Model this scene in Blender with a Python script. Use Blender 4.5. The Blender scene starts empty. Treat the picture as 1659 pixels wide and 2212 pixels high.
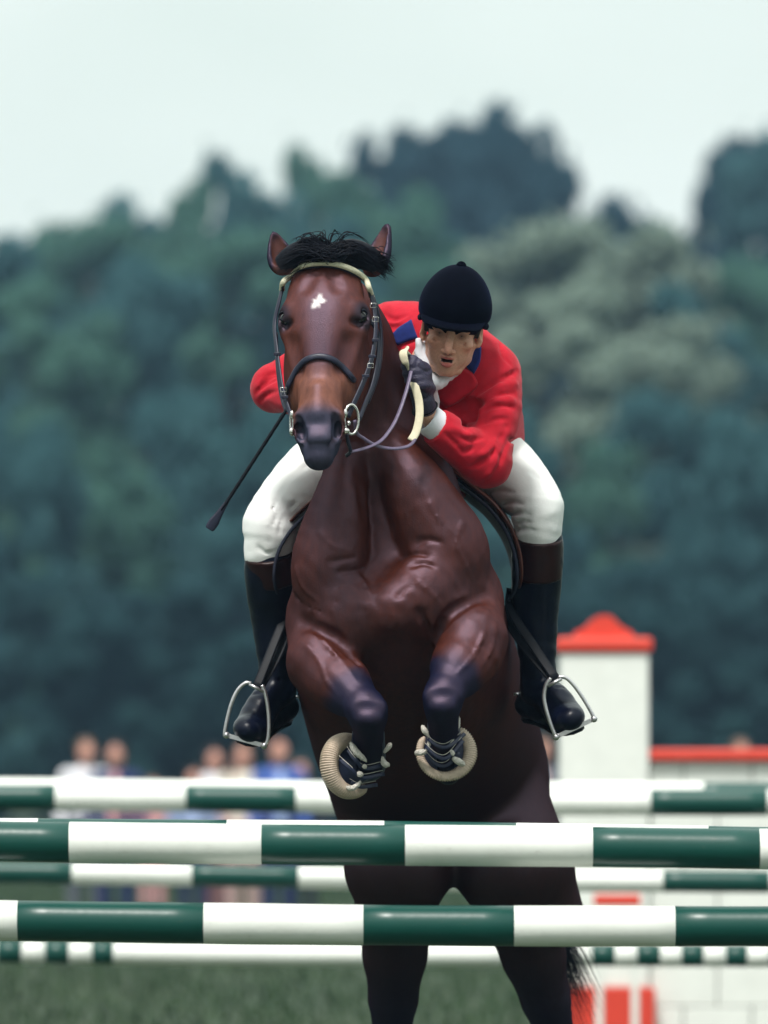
import bpy, bmesh, math, random
import numpy as np
from mathutils import Vector, Matrix, noise as mnoise
random.seed(7); rng = np.random.default_rng(7)
sc = bpy.context.scene
COL = sc.collection

# ---------------------------------------------------------------- camera
FP = 15600.0            # focal length in units of a 1659 px wide picture
CX, CY, CAMD, CAMH = 829.5, 1610.0, 20.0, 1.5
cam_d = bpy.data.cameras.new('camera'); cam = bpy.data.objects.new('camera', cam_d); COL.objects.link(cam)
cam.location = (0, -CAMD, CAMH); cam.rotation_euler = (math.radians(90), 0, 0)
cam_d.sensor_fit = 'HORIZONTAL'; cam_d.sensor_width = 24.0
cam_d.lens = 24.0 * FP / 1659.0
cam_d.shift_y = (CY - 1106.0) / 1659.0
cam_d.clip_start = 0.5; cam_d.clip_end = 4000
cam_d.dof.use_dof = True; cam_d.dof.focus_distance = 19.78; cam_d.dof.aperture_fstop = 2.9
cam_d.dof.aperture_blades = 0
sc.camera = cam

# ---------------------------------------------------------------- light
w = bpy.data.worlds.new('World'); sc.world = w; w.use_nodes = True
nt = w.node_tree; nt.nodes.clear()
SUN_EL, SUN_AZ = math.radians(60), math.radians(200)   # azimuth: clockwise from +Y
wo = nt.nodes.new('ShaderNodeOutputWorld'); bg = nt.nodes.new('ShaderNodeBackground'); bg.inputs[1].default_value = 0.1
sky = nt.nodes.new('ShaderNodeTexSky'); sky.sky_type = 'NISHITA'; sky.sun_disc = False
sky.sun_elevation = SUN_EL; sky.sun_rotation = SUN_AZ; sky.air_density = 1.0; sky.dust_density = 3.0
# an overcast veil over the blue sky, with slightly uneven cloud
tc = nt.nodes.new('ShaderNodeTexCoord'); mp = nt.nodes.new('ShaderNodeMapping'); mp.inputs['Scale'].default_value = (3, 3, 9)
cn = nt.nodes.new('ShaderNodeTexNoise'); cn.inputs['Scale'].default_value = 1.6; cn.inputs['Detail'].default_value = 4
cr = nt.nodes.new('ShaderNodeValToRGB')
cr.color_ramp.elements[0].position = 0.3; cr.color_ramp.elements[0].color = (6.9, 7.8, 7.1, 1)
cr.color_ramp.elements[1].position = 0.75; cr.color_ramp.elements[1].color = (9.0, 9.6, 9.0, 1)
mx = nt.nodes.new('ShaderNodeMix'); mx.data_type = 'RGBA'; mx.inputs[0].default_value = 0.86
nt.links.new(tc.outputs['Generated'], mp.inputs[0]); nt.links.new(mp.outputs[0], cn.inputs[0]); nt.links.new(cn.outputs[0], cr.inputs[0])
nt.links.new(sky.outputs[0], mx.inputs[6]); nt.links.new(cr.outputs[0], mx.inputs[7])
sp_ = nt.nodes.new('ShaderNodeSeparateXYZ'); nt.links.new(tc.outputs['Generated'], sp_.inputs[0])
gr = nt.nodes.new('ShaderNodeMapRange'); gr.inputs[1].default_value = 0; gr.inputs[2].default_value = 1; gr.inputs[3].default_value = 1.0; gr.inputs[4].default_value = 1.5
nt.links.new(sp_.outputs[2], gr.inputs[0])
vm = nt.nodes.new('ShaderNodeVectorMath'); vm.operation = 'SCALE'; nt.links.new(mx.outputs[2], vm.inputs[0]); nt.links.new(gr.outputs[0], vm.inputs['Scale'])
nt.links.new(vm.outputs[0], bg.inputs[0]); nt.links.new(bg.outputs[0], wo.inputs[0])
sd = bpy.data.lights.new('sun', 'SUN'); so = bpy.data.objects.new('sun', sd); COL.objects.link(so)
sd.energy = 2.9; sd.angle = math.radians(11); sd.color = (1, 0.97, 0.92)
sv = Vector((math.sin(SUN_AZ) * math.cos(SUN_EL), math.cos(SUN_AZ) * math.cos(SUN_EL), math.sin(SUN_EL)))
so.rotation_euler = sv.to_track_quat('Z', 'Y').to_euler()
vs = sc.view_settings
vs.view_transform = 'Standard'; vs.look = 'None'; vs.exposure = 0.27; vs.gamma = 1; vs.use_curve_mapping = False
sc.cycles.max_bounces = 5; sc.cycles.diffuse_bounces = 2; sc.cycles.glossy_bounces = 2; sc.cycles.transparent_max_bounces = 6
sc.cycles.use_denoising = True

# ---------------------------------------------------------------- helpers
def P(px, py, y):
    d = CAMD + y
    return np.array([(px - CX) * d / FP, y, CAMH + (CY - py) * d / FP])
def nrm(v):
    v = np.asarray(v, float); return v / np.linalg.norm(v)
def tag(o, label=None, cat=None, group=None, kind=None):
    if label: o['label'] = label
    if cat: o['category'] = cat
    if group: o['group'] = group
    if kind: o['kind'] = kind
    return o
def empty(name, loc=(0, 0, 0), **k):
    o = bpy.data.objects.new(name, None); COL.objects.link(o); o.location = tuple(float(c) for c in loc); o.empty_display_size = 0.05
    bpy.context.view_layer.update() if False else None
    return tag(o, **k)
def link(name, me, mat=None, parent=None, label=None):
    o = bpy.data.objects.new(name, me); COL.objects.link(o)
    if mat and not me.materials: me.materials.append(mat)
    if parent is not None:
        o.parent = parent
        o.matrix_parent_inverse = Matrix.Translation(-parent_loc(parent))
    if label: o['label'] = label
    return o
def parent_loc(p):
    return Vector(p.location) if p.parent is None else Vector((0, 0, 0))
def copy_tree(o, parent=None, dloc=None):
    c = o.copy(); COL.objects.link(c)
    if parent is not None: c.parent = parent
    for ch in list(o.children): copy_tree(ch, c)
    return c
def mesh_np(name, verts, faces, smooth=True, cols=None):
    """verts (N,3), faces (M,3|4) arrays or list"""
    me = bpy.data.meshes.new(name)
    verts = np.asarray(verts, np.float32)
    if isinstance(faces, np.ndarray):
        k = faces.shape[1]
        me.vertices.add(len(verts)); me.vertices.foreach_set('co', verts.ravel())
        me.loops.add(faces.size); me.loops.foreach_set('vertex_index', faces.astype(np.int32).ravel())
        me.polygons.add(len(faces)); me.polygons.foreach_set('loop_start', np.arange(0, faces.size, k, dtype=np.int32))
        me.update(calc_edges=True)
    else:
        me.from_pydata([tuple(map(float, v)) for v in verts], [], faces); me.update()
    me.validate()
    me.polygons.foreach_set('use_smooth', np.full(len(me.polygons), smooth))
    if cols is not None:
        a = me.color_attributes.new('Col', 'FLOAT_COLOR', 'POINT')
        c4 = np.ones((len(verts), 4), np.float32); c4[:, :3] = cols
        a.data.foreach_set('color', c4.ravel())
    return me

# materials -------------------------------------------------------
def mat(name, col=(.5, .5, .5), rough=.5, var=.15, vscale=30, bump=0.0, bscale=200, metal=0, spec=.5, attr=False, coat=0, sheen=0, var_col=None, transm=0, stretch=None, sheen_col=(1, 1, 1), ior=1.5, stint=(1, 1, 1)):
    m = bpy.data.materials.new(name); m.use_nodes = True; t = m.node_tree; b = t.nodes['Principled BSDF']
    b.inputs['IOR'].default_value = ior; b.inputs['Specular Tint'].default_value = (*stint, 1)
    b.inputs['Roughness'].default_value = rough; b.inputs['Metallic'].default_value = metal
    b.inputs['Specular IOR Level'].default_value = spec; b.inputs['Coat Weight'].default_value = coat; b.inputs['Coat Roughness'].default_value = .12
    b.inputs['Sheen Weight'].default_value = sheen; b.inputs['Sheen Roughness'].default_value = .4; b.inputs['Sheen Tint'].default_value = (*sheen_col, 1)
    tcn = t.nodes.new('ShaderNodeTexCoord')
    vec = tcn.outputs['Object']
    if stretch:
        mpn = t.nodes.new('ShaderNodeMapping'); mpn.inputs['Scale'].default_value = stretch
        t.links.new(vec, mpn.inputs[0]); vec = mpn.outputs[0]
    n = t.nodes.new('ShaderNodeTexNoise'); n.inputs['Scale'].default_value = vscale; n.inputs['Detail'].default_value = 5; n.inputs['Roughness'].default_value = .6
    t.links.new(vec, n.inputs[0])
    r = t.nodes.new('ShaderNodeMapRange'); r.inputs[1].default_value = .25; r.inputs[2].default_value = .75
    r.inputs[3].default_value = 1 - var; r.inputs[4].default_value = 1 + var
    t.links.new(n.outputs[0], r.inputs[0])
    mul = t.nodes.new('ShaderNodeMix'); mul.data_type = 'RGBA'; mul.blend_type = 'MULTIPLY'; mul.inputs[0].default_value = 1
    if attr:
        a = t.nodes.new('ShaderNodeAttribute'); a.attribute_name = 'Col'; src = a.outputs['Color']; t.links.new(src, mul.inputs[6])
    elif var_col:
        n2 = t.nodes.new('ShaderNodeTexNoise'); n2.inputs['Scale'].default_value = vscale * .35; n2.inputs['Detail'].default_value = 3
        t.links.new(vec, n2.inputs[0])
        m2 = t.nodes.new('ShaderNodeMix'); m2.data_type = 'RGBA'
        rr = t.nodes.new('ShaderNodeMapRange'); rr.inputs[1].default_value = .4; rr.inputs[2].default_value = .62
        t.links.new(n2.outputs[0], rr.inputs[0]); t.links.new(rr.outputs[0], m2.inputs[0])
        m2.inputs[6].default_value = (*col, 1); m2.inputs[7].default_value = (*var_col, 1)
        t.links.new(m2.outputs[2], mul.inputs[6])
    else:
        mul.inputs[6].default_value = (*col, 1)
    t.links.new(r.outputs[0], mul.inputs[7]); t.links.new(mul.outputs[2], b.inputs['Base Color'])
    if bump:
        nb = t.nodes.new('ShaderNodeTexNoise'); nb.inputs['Scale'].default_value = bscale; nb.inputs['Detail'].default_value = 4
        t.links.new(vec, nb.inputs[0])
        bp = t.nodes.new('ShaderNodeBump'); bp.inputs['Strength'].default_value = bump; bp.inputs['Distance'].default_value = .01
        t.links.new(nb.outputs[0], bp.inputs['Height']); t.links.new(bp.outputs[0], b.inputs['Normal'])
    m.diffuse_color = (*col, 1)
    return m

# signed-distance sculpting on a rectilinear grid ------------------
def axis(*segs):
    """axis(a, step, b, step, c ...)"""
    out = [np.array([segs[0]])]; cur = segs[0]
    for i in range(1, len(segs), 2):
        st, nx = segs[i], segs[i + 1]; n = max(1, int(round((nx - cur) / st)))
        out.append(np.linspace(cur, nx, n + 1)[1:]); cur = nx
    return np.concatenate(out).astype(np.float32)
def smooth_tab(t, v, n=240, wd=9):
    x = np.linspace(t[0], t[-1], n); y = np.interp(x, t, v)
    pad = np.concatenate([np.full(wd, y[0]), y, np.full(wd, y[-1])])
    ker = np.hanning(2 * wd + 1); ker /= ker.sum()
    return x, np.convolve(pad, ker, 'valid')
def catmull(pts, n=8):
    pts = np.asarray(pts, float); out = []
    Q = np.vstack([2 * pts[0] - pts[1], pts, 2 * pts[-1] - pts[-2]])
    for i in range(1, len(Q) - 2):
        for k in range(n):
            t = k / n
            out.append(.5 * ((2 * Q[i]) + (Q[i + 1] - Q[i - 1]) * t + (2 * Q[i - 1] - 5 * Q[i] + 4 * Q[i + 1] - Q[i + 2]) * t * t + (3 * Q[i] - Q[i - 1] - 3 * Q[i + 1] + Q[i + 2]) * t ** 3))
    out.append(pts[-1]); return np.array(out)

class Sculpt:
    def __init__(s, xs, ys, zs):
        s.ax = [np.asarray(a, np.float32) for a in (xs, ys, zs)]
        s.F = np.full([len(a) for a in s.ax], 0.3, np.float32)
    def region(s, lo, hi):
        sl = []
        for a, l, h in zip(s.ax, lo, hi):
            i0 = max(0, np.searchsorted(a, l) - 1); i1 = min(len(a), np.searchsorted(a, h) + 1)
            if i1 <= i0: return None
            sl.append(slice(i0, i1))
        X = s.ax[0][sl[0]][:, None, None]; Y = s.ax[1][sl[1]][None, :, None]; Z = s.ax[2][sl[2]][None, None, :]
        return tuple(sl), X, Y, Z
    def ap(s, lo, hi, fn, k, op):
        m = k + .02
        rg = s.region(np.asarray(lo) - m, np.asarray(hi) + m)
        if rg is None: return
        sl, X, Y, Z = rg
        d = fn(X, Y, Z); F = s.F[sl]
        if op == 'sub': d = -d
        h = np.maximum(k - np.abs(F - d), 0) / k
        if op == 'add': s.F[sl] = np.minimum(F, d) - h * h * k * .25
        else: s.F[sl] = np.maximum(F, d) + h * h * k * .25
    def ell(s, c, r, k=.02, op='add', R=None):
        c = np.asarray(c, float); r = np.asarray(r, float) if np.ndim(r) else np.full(3, float(r))
        R = np.eye(3) if R is None else np.asarray(R)        # rows: local axes
        ext = np.sqrt(((R * r[:, None]) ** 2).sum(0))
        def fn(X, Y, Z):
            x, y, z = X - c[0], Y - c[1], Z - c[2]
            q = [R[i, 0] * x + R[i, 1] * y + R[i, 2] * z for i in range(3)]
            k0 = np.sqrt(sum((q[i] / r[i]) ** 2 for i in range(3)))
            k1 = np.sqrt(sum((q[i] / r[i] ** 2) ** 2 for i in range(3))) + 1e-6
            return k0 * (k0 - 1) / k1
        s.ap(c - ext, c + ext, fn, k, op)
    def cap(s, a, b, ra, rb=None, k=.02, op='add', flat=None):
        """tapered capsule; flat=(axis, factor) squashes its section along axis"""
        a = np.asarray(a, float); b = np.asarray(b, float); rb = ra if rb is None else rb
        rm = max(ra, rb); lo = np.minimum(a, b) - rm; hi = np.maximum(a, b) + rm
        def fn(X, Y, Z):
            x, y, z = X - a[0], Y - a[1], Z - a[2]; d = b - a
            if flat is not None:
                n = nrm(flat[0]); f = 1 / flat[1] - 1
                dn = (x * n[0] + y * n[1] + z * n[2]) * f
                x = x + dn * n[0]; y = y + dn * n[1]; z = z + dn * n[2]; d = d + n * np.dot(d, n) * f
            L2 = max(np.dot(d, d), 1e-9)
            t = np.clip((x * d[0] + y * d[1] + z * d[2]) / L2, 0, 1)
            x = x - t * d[0]; y = y - t * d[1]; z = z - t * d[2]
            r = np.sqrt(x * x + y * y + z * z) - (ra + (rb - ra) * t)
            return r * (flat[1] if flat is not None and flat[1] < 1 else 1)
        s.ap(lo, hi, fn, k, op)
    def chain(s, pts, rs, k=.02, op='add', flat=None, n=0):
        pts = np.asarray(pts, float); rs = np.asarray(rs, float)
        if n:
            q = catmull(np.column_stack([pts, rs]), n); pts, rs = q[:, :3], q[:, 3]
        for i in range(len(pts) - 1): s.cap(pts[i], pts[i + 1], rs[i], rs[i + 1], k if i == 0 else min(k, max(.006, .25 * rs[i])), op, flat)
    def loft(s, o, u, r, f, L, t, cx, cf, rx, df, db, n=2.2, k=.03, op='add', box=None):
        """section across axis u: half width rx along r, df towards +f, db towards -f"""
        tabs = [smooth_tab(t, v) for v in (cx, cf, rx, df, db)]; xs = tabs[0][0]
        def fn(X, Y, Z):
            x, y, z = X - o[0], Y - o[1], Z - o[2]
            tt = (x * u[0] + y * u[1] + z * u[2]) / L
            g = [np.interp(tt, xs, tb[1]).astype(np.float32) for tb in tabs]
            a = np.abs(x * r[0] + y * r[1] + z * r[2] - g[0]) / g[2]
            ff = x * f[0] + y * f[1] + z * f[2] - g[1]
            rf = np.where(ff > 0, g[3], g[4]); b_ = np.abs(ff) / rf
            q = (a ** n + b_ ** n) ** (1 / n)
            d = (q - 1) * np.minimum(g[2], rf)
            e = np.maximum(t[0] - tt, tt - t[-1]) * L
            kk = .03; h = np.maximum(kk - np.abs(d - e), 0) / kk
            return np.maximum(d, e) + h * h * kk * .25
        mr = max(max(rx), max(df), max(db)) + max(map(abs, cx)) + max(map(abs, cf))
        A = np.asarray(o) + u * t[0] * L; B = np.asarray(o) + u * t[-1] * L
        s.ap(np.minimum(A, B) - mr, np.maximum(A, B) + mr, fn, k, op)
    def warp(s, lo, hi, fn):
        rg = s.region(lo, hi)
        if rg is None: return
        sl, X, Y, Z = rg; s.F[sl] += fn(X, Y, Z).astype(np.float32)
    def sample(s, p):
        p = np.atleast_2d(p); idx = []; fr = []
        for j in range(3):
            a = s.ax[j]; i = np.clip(np.searchsorted(a, p[:, j]) - 1, 0, len(a) - 2)
            idx.append(i); fr.append(np.clip((p[:, j] - a[i]) / (a[i + 1] - a[i]), 0, 1))
        v = 0
        for dx in (0, 1):
            for dy in (0, 1):
                for dz in (0, 1):
                    wgt = (fr[0] if dx else 1 - fr[0]) * (fr[1] if dy else 1 - fr[1]) * (fr[2] if dz else 1 - fr[2])
                    v = v + wgt * s.F[idx[0] + dx, idx[1] + dy, idx[2] + dz]
        return v
    def normal(s, p, e=.006):
        p = np.asarray(p, float); g = []
        for j in range(3):
            d = np.zeros(3); d[j] = e
            g.append(s.sample(p + d)[0] - s.sample(p - d)[0])
        return nrm(np.array(g) + 1e-9)
    def hit(s, px, py, y0=-.8, y1=2.0):
        ys = np.arange(y0, y1, .004); d = CAMD + ys
        pts = np.column_stack([(px - CX) * d / FP, ys, CAMH + (CY - py) * d / FP])
        v = s.sample(pts); i = np.argmax(v < 0)
        if v[i] >= 0:
            i = int(np.argmin(v)); return pts[i]
        if i == 0: return pts[0]
        t = v[i - 1] / (v[i - 1] - v[i]); return pts[i - 1] * (1 - t) + pts[i] * t
    def mesh(s):
        F = s.F; N = F.shape; ins = F < 0
        c = ins[:-1, :-1, :-1].astype(np.int8)
        for dx, dy, dz in [(1, 0, 0), (0, 1, 0), (0, 0, 1), (1, 1, 0), (1, 0, 1), (0, 1, 1), (1, 1, 1)]:
            c = c + ins[dx:N[0] - 1 + dx, dy:N[1] - 1 + dy, dz:N[2] - 1 + dz]
        act = np.argwhere((c > 0) & (c < 8))
        vid = np.full([n - 1 for n in N], -1, np.int32); vid[tuple(act.T)] = np.arange(len(act))
        pos = np.zeros((len(act), 3)); cnt = np.zeros(len(act)); i, j, k = act.T
        ax = s.ax
        for d in range(3):
            o1, o2 = [q for q in range(3) if q != d]
            for a in (0, 1):
                for b in (0, 1):
                    q0 = [i, j, k]; off = [0, 0, 0]; off[o1] = a; off[o2] = b
                    q0 = [q0[m] + off[m] for m in range(3)]; q1 = list(q0); q1[d] = q1[d] + 1
                    f0 = F[tuple(q0)]; f1 = F[tuple(q1)]; m_ = (f0 < 0) != (f1 < 0)
                    t = np.where(m_, f0 / np.where(m_, f0 - f1, 1), 0)
                    for q in range(3):
                        pc = ax[q][q0[q]].astype(float)
                        if q == d: pc = pc + t * (ax[q][q1[q]] - ax[q][q0[q]])
                        pos[:, q] += np.where(m_, pc, 0)
                    cnt += m_
        pos /= np.maximum(cnt, 1)[:, None]
        quads = []
        for d in range(3):
            o1, o2 = [(1, 2), (2, 0), (0, 1)][d]
            sa = [slice(None)] * 3; sb = [slice(None)] * 3; sa[d] = slice(0, -1); sb[d] = slice(1, None)
            e = ins[tuple(sa)] != ins[tuple(sb)]
            ids = np.argwhere(e)
            ok = (ids[:, o1] > 0) & (ids[:, o2] > 0) & (ids[:, o1] < N[o1] - 1) & (ids[:, o2] < N[o2] - 1); ids = ids[ok]
            fl = ins[tuple(ids.T)]
            def g(a, b):
                q = ids.copy(); q[:, o1] -= a; q[:, o2] -= b; return vid[tuple(q.T)]
            Q = np.column_stack([g(1, 1), g(0, 1), g(0, 0), g(1, 0)])
            Q[~fl] = Q[~fl][:, ::-1]; quads.append(Q)
        Q = np.vstack(quads); Q = Q[(Q >= 0).all(1)]
        return pos, Q
    def obj(s, name, m, parent=None, colfn=None, label=None, relax=1):
        v, q = s.mesh()
        if relax:
            e = np.vstack([q[:, [0, 1]], q[:, [1, 2]], q[:, [2, 3]], q[:, [3, 0]]])
            for _ in range(relax):
                acc = np.zeros_like(v); n = np.zeros(len(v))
                for c in range(3): acc[:, c] = np.bincount(e[:, 0], v[e[:, 1], c], len(v)) + np.bincount(e[:, 1], v[e[:, 0], c], len(v))
                n = np.bincount(e.ravel(), minlength=len(v)).astype(float)
                v = .5 * v + .5 * acc / np.maximum(n, 1)[:, None]
        cols = colfn(v) if colfn else None
        return link(name, mesh_np(name, v, q, True, cols), m, parent, label)

def ss(a, b, x):
    t = np.clip((x - a) / (b - a), 0, 1); return t * t * (3 - 2 * t)
def lerpc(c0, c1, t): return c0 + (np.asarray(c1) - c0) * t[:, None]
def frame(u, f):
    """u main axis, f roughly forward -> (u, r, f) orthonormal, r to image right for forward=-Y"""
    u = nrm(u); f = np.asarray(f, float); f = nrm(f - u * np.dot(f, u)); r = np.cross(u, f)
    if r[0] < 0: r = -r
    return u, r, f

# swept shapes ------------------------------------------------------
def sweep(name, pts, m, parent=None, w=.01, h=None, nsec=8, sub=6, wide=None, power=2.0, closed=False, taper=None, label=None, ret=False, up=None):
    """tube (h None) or strap of half-width w and half-thickness h. up: thickness direction(s) (array per point or one vector)"""
    pts = np.asarray(pts, float)
    if closed: pts = np.vstack([pts, pts[:1]])
    if sub: C = catmull(pts, sub)
    else: C = pts
    n = len(C); h = w if h is None else h
    if up is None: ups = np.tile([0, -1, 0.01], (n, 1))
    else:
        up = np.asarray(up, float)
        ups = np.tile(up, (n, 1)) if up.ndim == 1 else np.array([up[min(len(up) - 1, int(round(i / max(1, n - 1) * (len(up) - 1))))] for i in range(n)])
    V = []; 
    for i in range(n):
        a = C[max(0, i - 1)]; b = C[min(n - 1, i + 1)]; 
        if closed and (i == 0 or i == n - 1): a, b = C[n - 2], C[1]
        T = nrm(b - a + 1e-9); U = ups[i] - T * np.dot(ups[i], T); U = nrm(U + 1e-9); S = np.cross(T, U)
        tp = 1 if taper is None else np.interp(i / (n - 1), np.linspace(0, 1, len(taper)), taper)
        for k in range(nsec):
            an = 2 * math.pi * (k + .5) / nsec; c_, s_ = math.cos(an), math.sin(an)
            c_ = math.copysign(abs(c_) ** (2 / power), c_); s_ = math.copysign(abs(s_) ** (2 / power), s_)
            V.append(C[i] + S * c_ * w * tp + U * s_ * h * (tp if h == w else 1))
    Fs = []
    for i in range(n - 1):
        for k in range(nsec):
            k2 = (k + 1) % nsec; Fs.append((i * nsec + k, i * nsec + k2, (i + 1) * nsec + k2, (i + 1) * nsec + k))
    if not closed: Fs.append(tuple(range(nsec))[::-1]); Fs.append(tuple((n - 1) * nsec + k for k in range(nsec)))
    if ret: return V, Fs
    me = mesh_np(name, np.array(V), Fs, True)
    bm = bmesh.new(); bm.from_mesh(me)
    if closed: bmesh.ops.remove_doubles(bm, verts=bm.verts, dist=1e-5)
    bmesh.ops.recalc_face_normals(bm, faces=bm.faces); bm.to_mesh(me); bm.free()
    return link(name, me, m, parent, label)
def merge(name, parts, m, parent=None, smooth=True, label=None):
    V = []; Fs = []; o = 0
    for v, f in parts:
        V += list(v); Fs += [tuple(i + o for i in q) for q in f]; o += len(v)
    me = mesh_np(name, np.array(V), Fs, smooth); bm = bmesh.new(); bm.from_mesh(me)
    bmesh.ops.recalc_face_normals(bm, faces=bm.faces); bm.to_mesh(me); bm.free()
    return link(name, me, m, parent, label)
def box(c, s, bev=0):
    x, y, z = c; a, b, d = s[0] / 2, s[1] / 2, s[2] / 2
    bm = bmesh.new(); bmesh.ops.create_cube(bm, size=1)
    for v in bm.verts: v.co = (x + v.co.x * s[0], y + v.co.y * s[1], z + v.co.z * s[2])
    if bev: bmesh.ops.bevel(bm, geom=bm.edges[:], offset=bev, segments=2, affect='EDGES', profile=.5)
    bm.verts.index_update()
    V = [tuple(v.co) for v in bm.verts]; Fs = [tuple(v.index for v in f.verts) for f in bm.faces]; bm.free()
    return V, Fs
def ball(c, r, R=None, seg=16, rings=10):
    V = []; Fs = []; r = np.full(3, r) if not np.ndim(r) else np.asarray(r); c = np.asarray(c)
    for i in range(rings + 1):
        th = math.pi * i / rings
        for j in range(seg):
            ph = 2 * math.pi * j / seg; q = np.array([math.sin(th) * math.cos(ph), math.sin(th) * math.sin(ph), math.cos(th)]) * r
            V.append(c + (q if R is None else np.asarray(R).T @ q))
    for i in range(rings):
        for j in range(seg): Fs.append((i * seg + j, i * seg + (j + 1) % seg, (i + 1) * seg + (j + 1) % seg, (i + 1) * seg + j))
    return V, Fs
def patch(name, S, rows, m, parent=None, thick=.004, back=.004, n=10, mm=14, label=None, y0=-.8, roll=0):
    """rows: list of rows of picture points (>=2 rows, equal length) draped on sculpt S"""
    rows = np.asarray(rows, float)
    R2 = np.array([catmull(r, mm // max(1, len(r) - 1)) if len(r) > 2 else np.array([r[0] + (r[1] - r[0]) * t for t in np.linspace(0, 1, mm)]) for r in rows])
    G = np.array([catmull(R2[:, j], max(2, n // (len(rows) - 1))) if len(rows) > 2 else np.array([R2[0, j] + (R2[1, j] - R2[0, j]) * t for t in np.linspace(0, 1, n)]) for j in range(R2.shape[1])])
    a, b = G.shape[:2]; F_ = []; B_ = []
    for i in range(a):
        for j in range(b):
            h = S.hit(*G[i, j], y0=y0); nn = S.normal(h); nn = nrm(nn + np.array([0, -.6, 0]))
            e = min(i, j, a - 1 - i, b - 1 - j); tk = thick * (0.55 if e == 0 else 1)
            F_.append(h + nn * tk); B_.append(h - nn * back)
    N = a * b; V = F_ + B_; Fs = []
    for i in range(a - 1):
        for j in range(b - 1):
            q = (i * b + j, i * b + j + 1, (i + 1) * b + j + 1, (i + 1) * b + j); Fs.append(q); Fs.append(tuple(N + x for x in q[::-1]))
    ring = [(0, j) for j in range(b)] + [(i, b - 1) for i in range(1, a)] + [(a - 1, j) for j in range(b - 2, -1, -1)] + [(i, 0) for i in range(a - 2, 0, -1)]
    ring = [i * b + j for i, j in ring]
    for q in range(len(ring)):
        x, y = ring[q], ring[(q + 1) % len(ring)]; Fs.append((x, y, N + y, N + x))
    me = mesh_np(name, np.array(V), Fs, True); bm = bmesh.new(); bm.from_mesh(me)
    bmesh.ops.recalc_face_normals(bm, faces=bm.faces); bm.to_mesh(me); bm.free()
    return link(name, me, m, parent, label)
def hair(name, strands, m, parent=None, r=.0012, label=None):
    """strands: list of (k,3) control points -> thin tapered three-sided tubes in one mesh"""
    V = []; Fs = []; o = 0; A = np.array([0, 2.094, 4.189])
    for st in strands:
        C = catmull(st, 4); n = len(C)
        T = np.gradient(C, axis=0); T /= np.linalg.norm(T, axis=1)[:, None] + 1e-9
        U = np.cross(T, [0.3, -.9, .31]); U /= np.linalg.norm(U, axis=1)[:, None] + 1e-9; W = np.cross(T, U)
        rr = r * (1 - np.linspace(0, 1, n) ** 2 * .9)
        for i in range(n):
            for a in A: V.append(C[i] + (U[i] * math.cos(a) + W[i] * math.sin(a)) * rr[i])
        for i in range(n - 1):
            for k in range(3): Fs.append((o + i * 3 + k, o + i * 3 + (k + 1) % 3, o + (i + 1) * 3 + (k + 1) % 3, o + (i + 1) * 3 + k))
        o += n * 3
    return link(name, mesh_np(name, np.array(V), np.array(Fs), True), m, parent, label)
# ================================================================ HORSE
M_coat = mat('bay_coat', rough=.45, var=.34, vscale=60, bump=.16, bscale=520, attr=True, spec=.5, ior=1.30, stint=(.95, .55, .45), stretch=(1, 1, .35))
def hair_sheen(m, col, rough):
    t = m.node_tree; b = t.nodes['Principled BSDF']; d = t.nodes.new('ShaderNodeBsdfDiffuse'); g = t.nodes.new('ShaderNodeBsdfGlossy'); a = t.nodes.new('ShaderNodeAddShader')
    t.links.new(b.inputs['Base Color'].links[0].from_socket, d.inputs[0]); g.inputs[0].default_value = (*col, 1); g.inputs[1].default_value = rough
    for n_ in (d, g): t.links.new(b.inputs['Normal'].links[0].from_socket, n_.inputs['Normal'])
    t.links.new(d.outputs[0], a.inputs[0]); t.links.new(g.outputs[0], a.inputs[1]); t.links.new(a.outputs[0], t.nodes['Material Output'].inputs[0])
hair_sheen(M_coat, (.042, .031, .041), .43)
M_hair = mat('black_hair', (.003, .0035, .009), rough=.5, var=.3, vscale=90, spec=.5, ior=1.25)
M_eye = mat('horse_eye', (.004, .003, .003), rough=.10, var=.05, spec=.6)
M_hoof = mat('hoof_horn', (.03, .028, .03), rough=.45, var=.3, vscale=40, stretch=(1, 1, 4))

H = Sculpt(axis(-.42, .006, .62), axis(-.72, .0055, .12, .012, 2.05), axis(-.03, .014, 1.05, .006, 3.05))
PY = lambda px, py, y: P(px, py, y)
U = 1 / 780.0
# --- barrel as slices square to Y
ys_ = [-.20, -.13, -.06, .02, .14, .3, .6, .95, 1.25, 1.5, 1.7, 1.85]
cxs = [850, 850, 850, 852, 854, 858, 876, 905, 940, 962, 970, 972]
czs = [1315, 1315, 1318, 1325, 1345, 1370, 1440, 1540, 1640, 1690, 1715, 1725]
hw_ = [20, 100, 165, 205, 228, 234, 236, 238, 236, 220, 160, 40]
up_ = [10, 80, 140, 190, 230, 250, 250, 235, 205, 180, 120, 30]
dn_ = [20, 110, 180, 215, 235, 245, 250, 250, 235, 200, 130, 30]
o = np.array([0., 0, 0]); L = 1.0
sc_ = [(20 + y) / 15600 for y in ys_]
H.loft(o, np.array([0, 1., 0]), np.array([1., 0, 0]), np.array([0, 0, 1.]), L, ys_,
       [(c - CX) * k for c, k in zip(cxs, sc_)], [CAMH + (CY - c) * k for c, k in zip(czs, sc_)],
       [h * k for h, k in zip(hw_, sc_)], [h * k for h, k in zip(up_, sc_)], [h * k for h, k in zip(dn_, sc_)], n=2.25, k=.02)
# withers
H.chain([P(868, 1130, .35), P(880, 1110, .6), P(895, 1160, .9)], [.13, .13, .13], k=.1)
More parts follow.
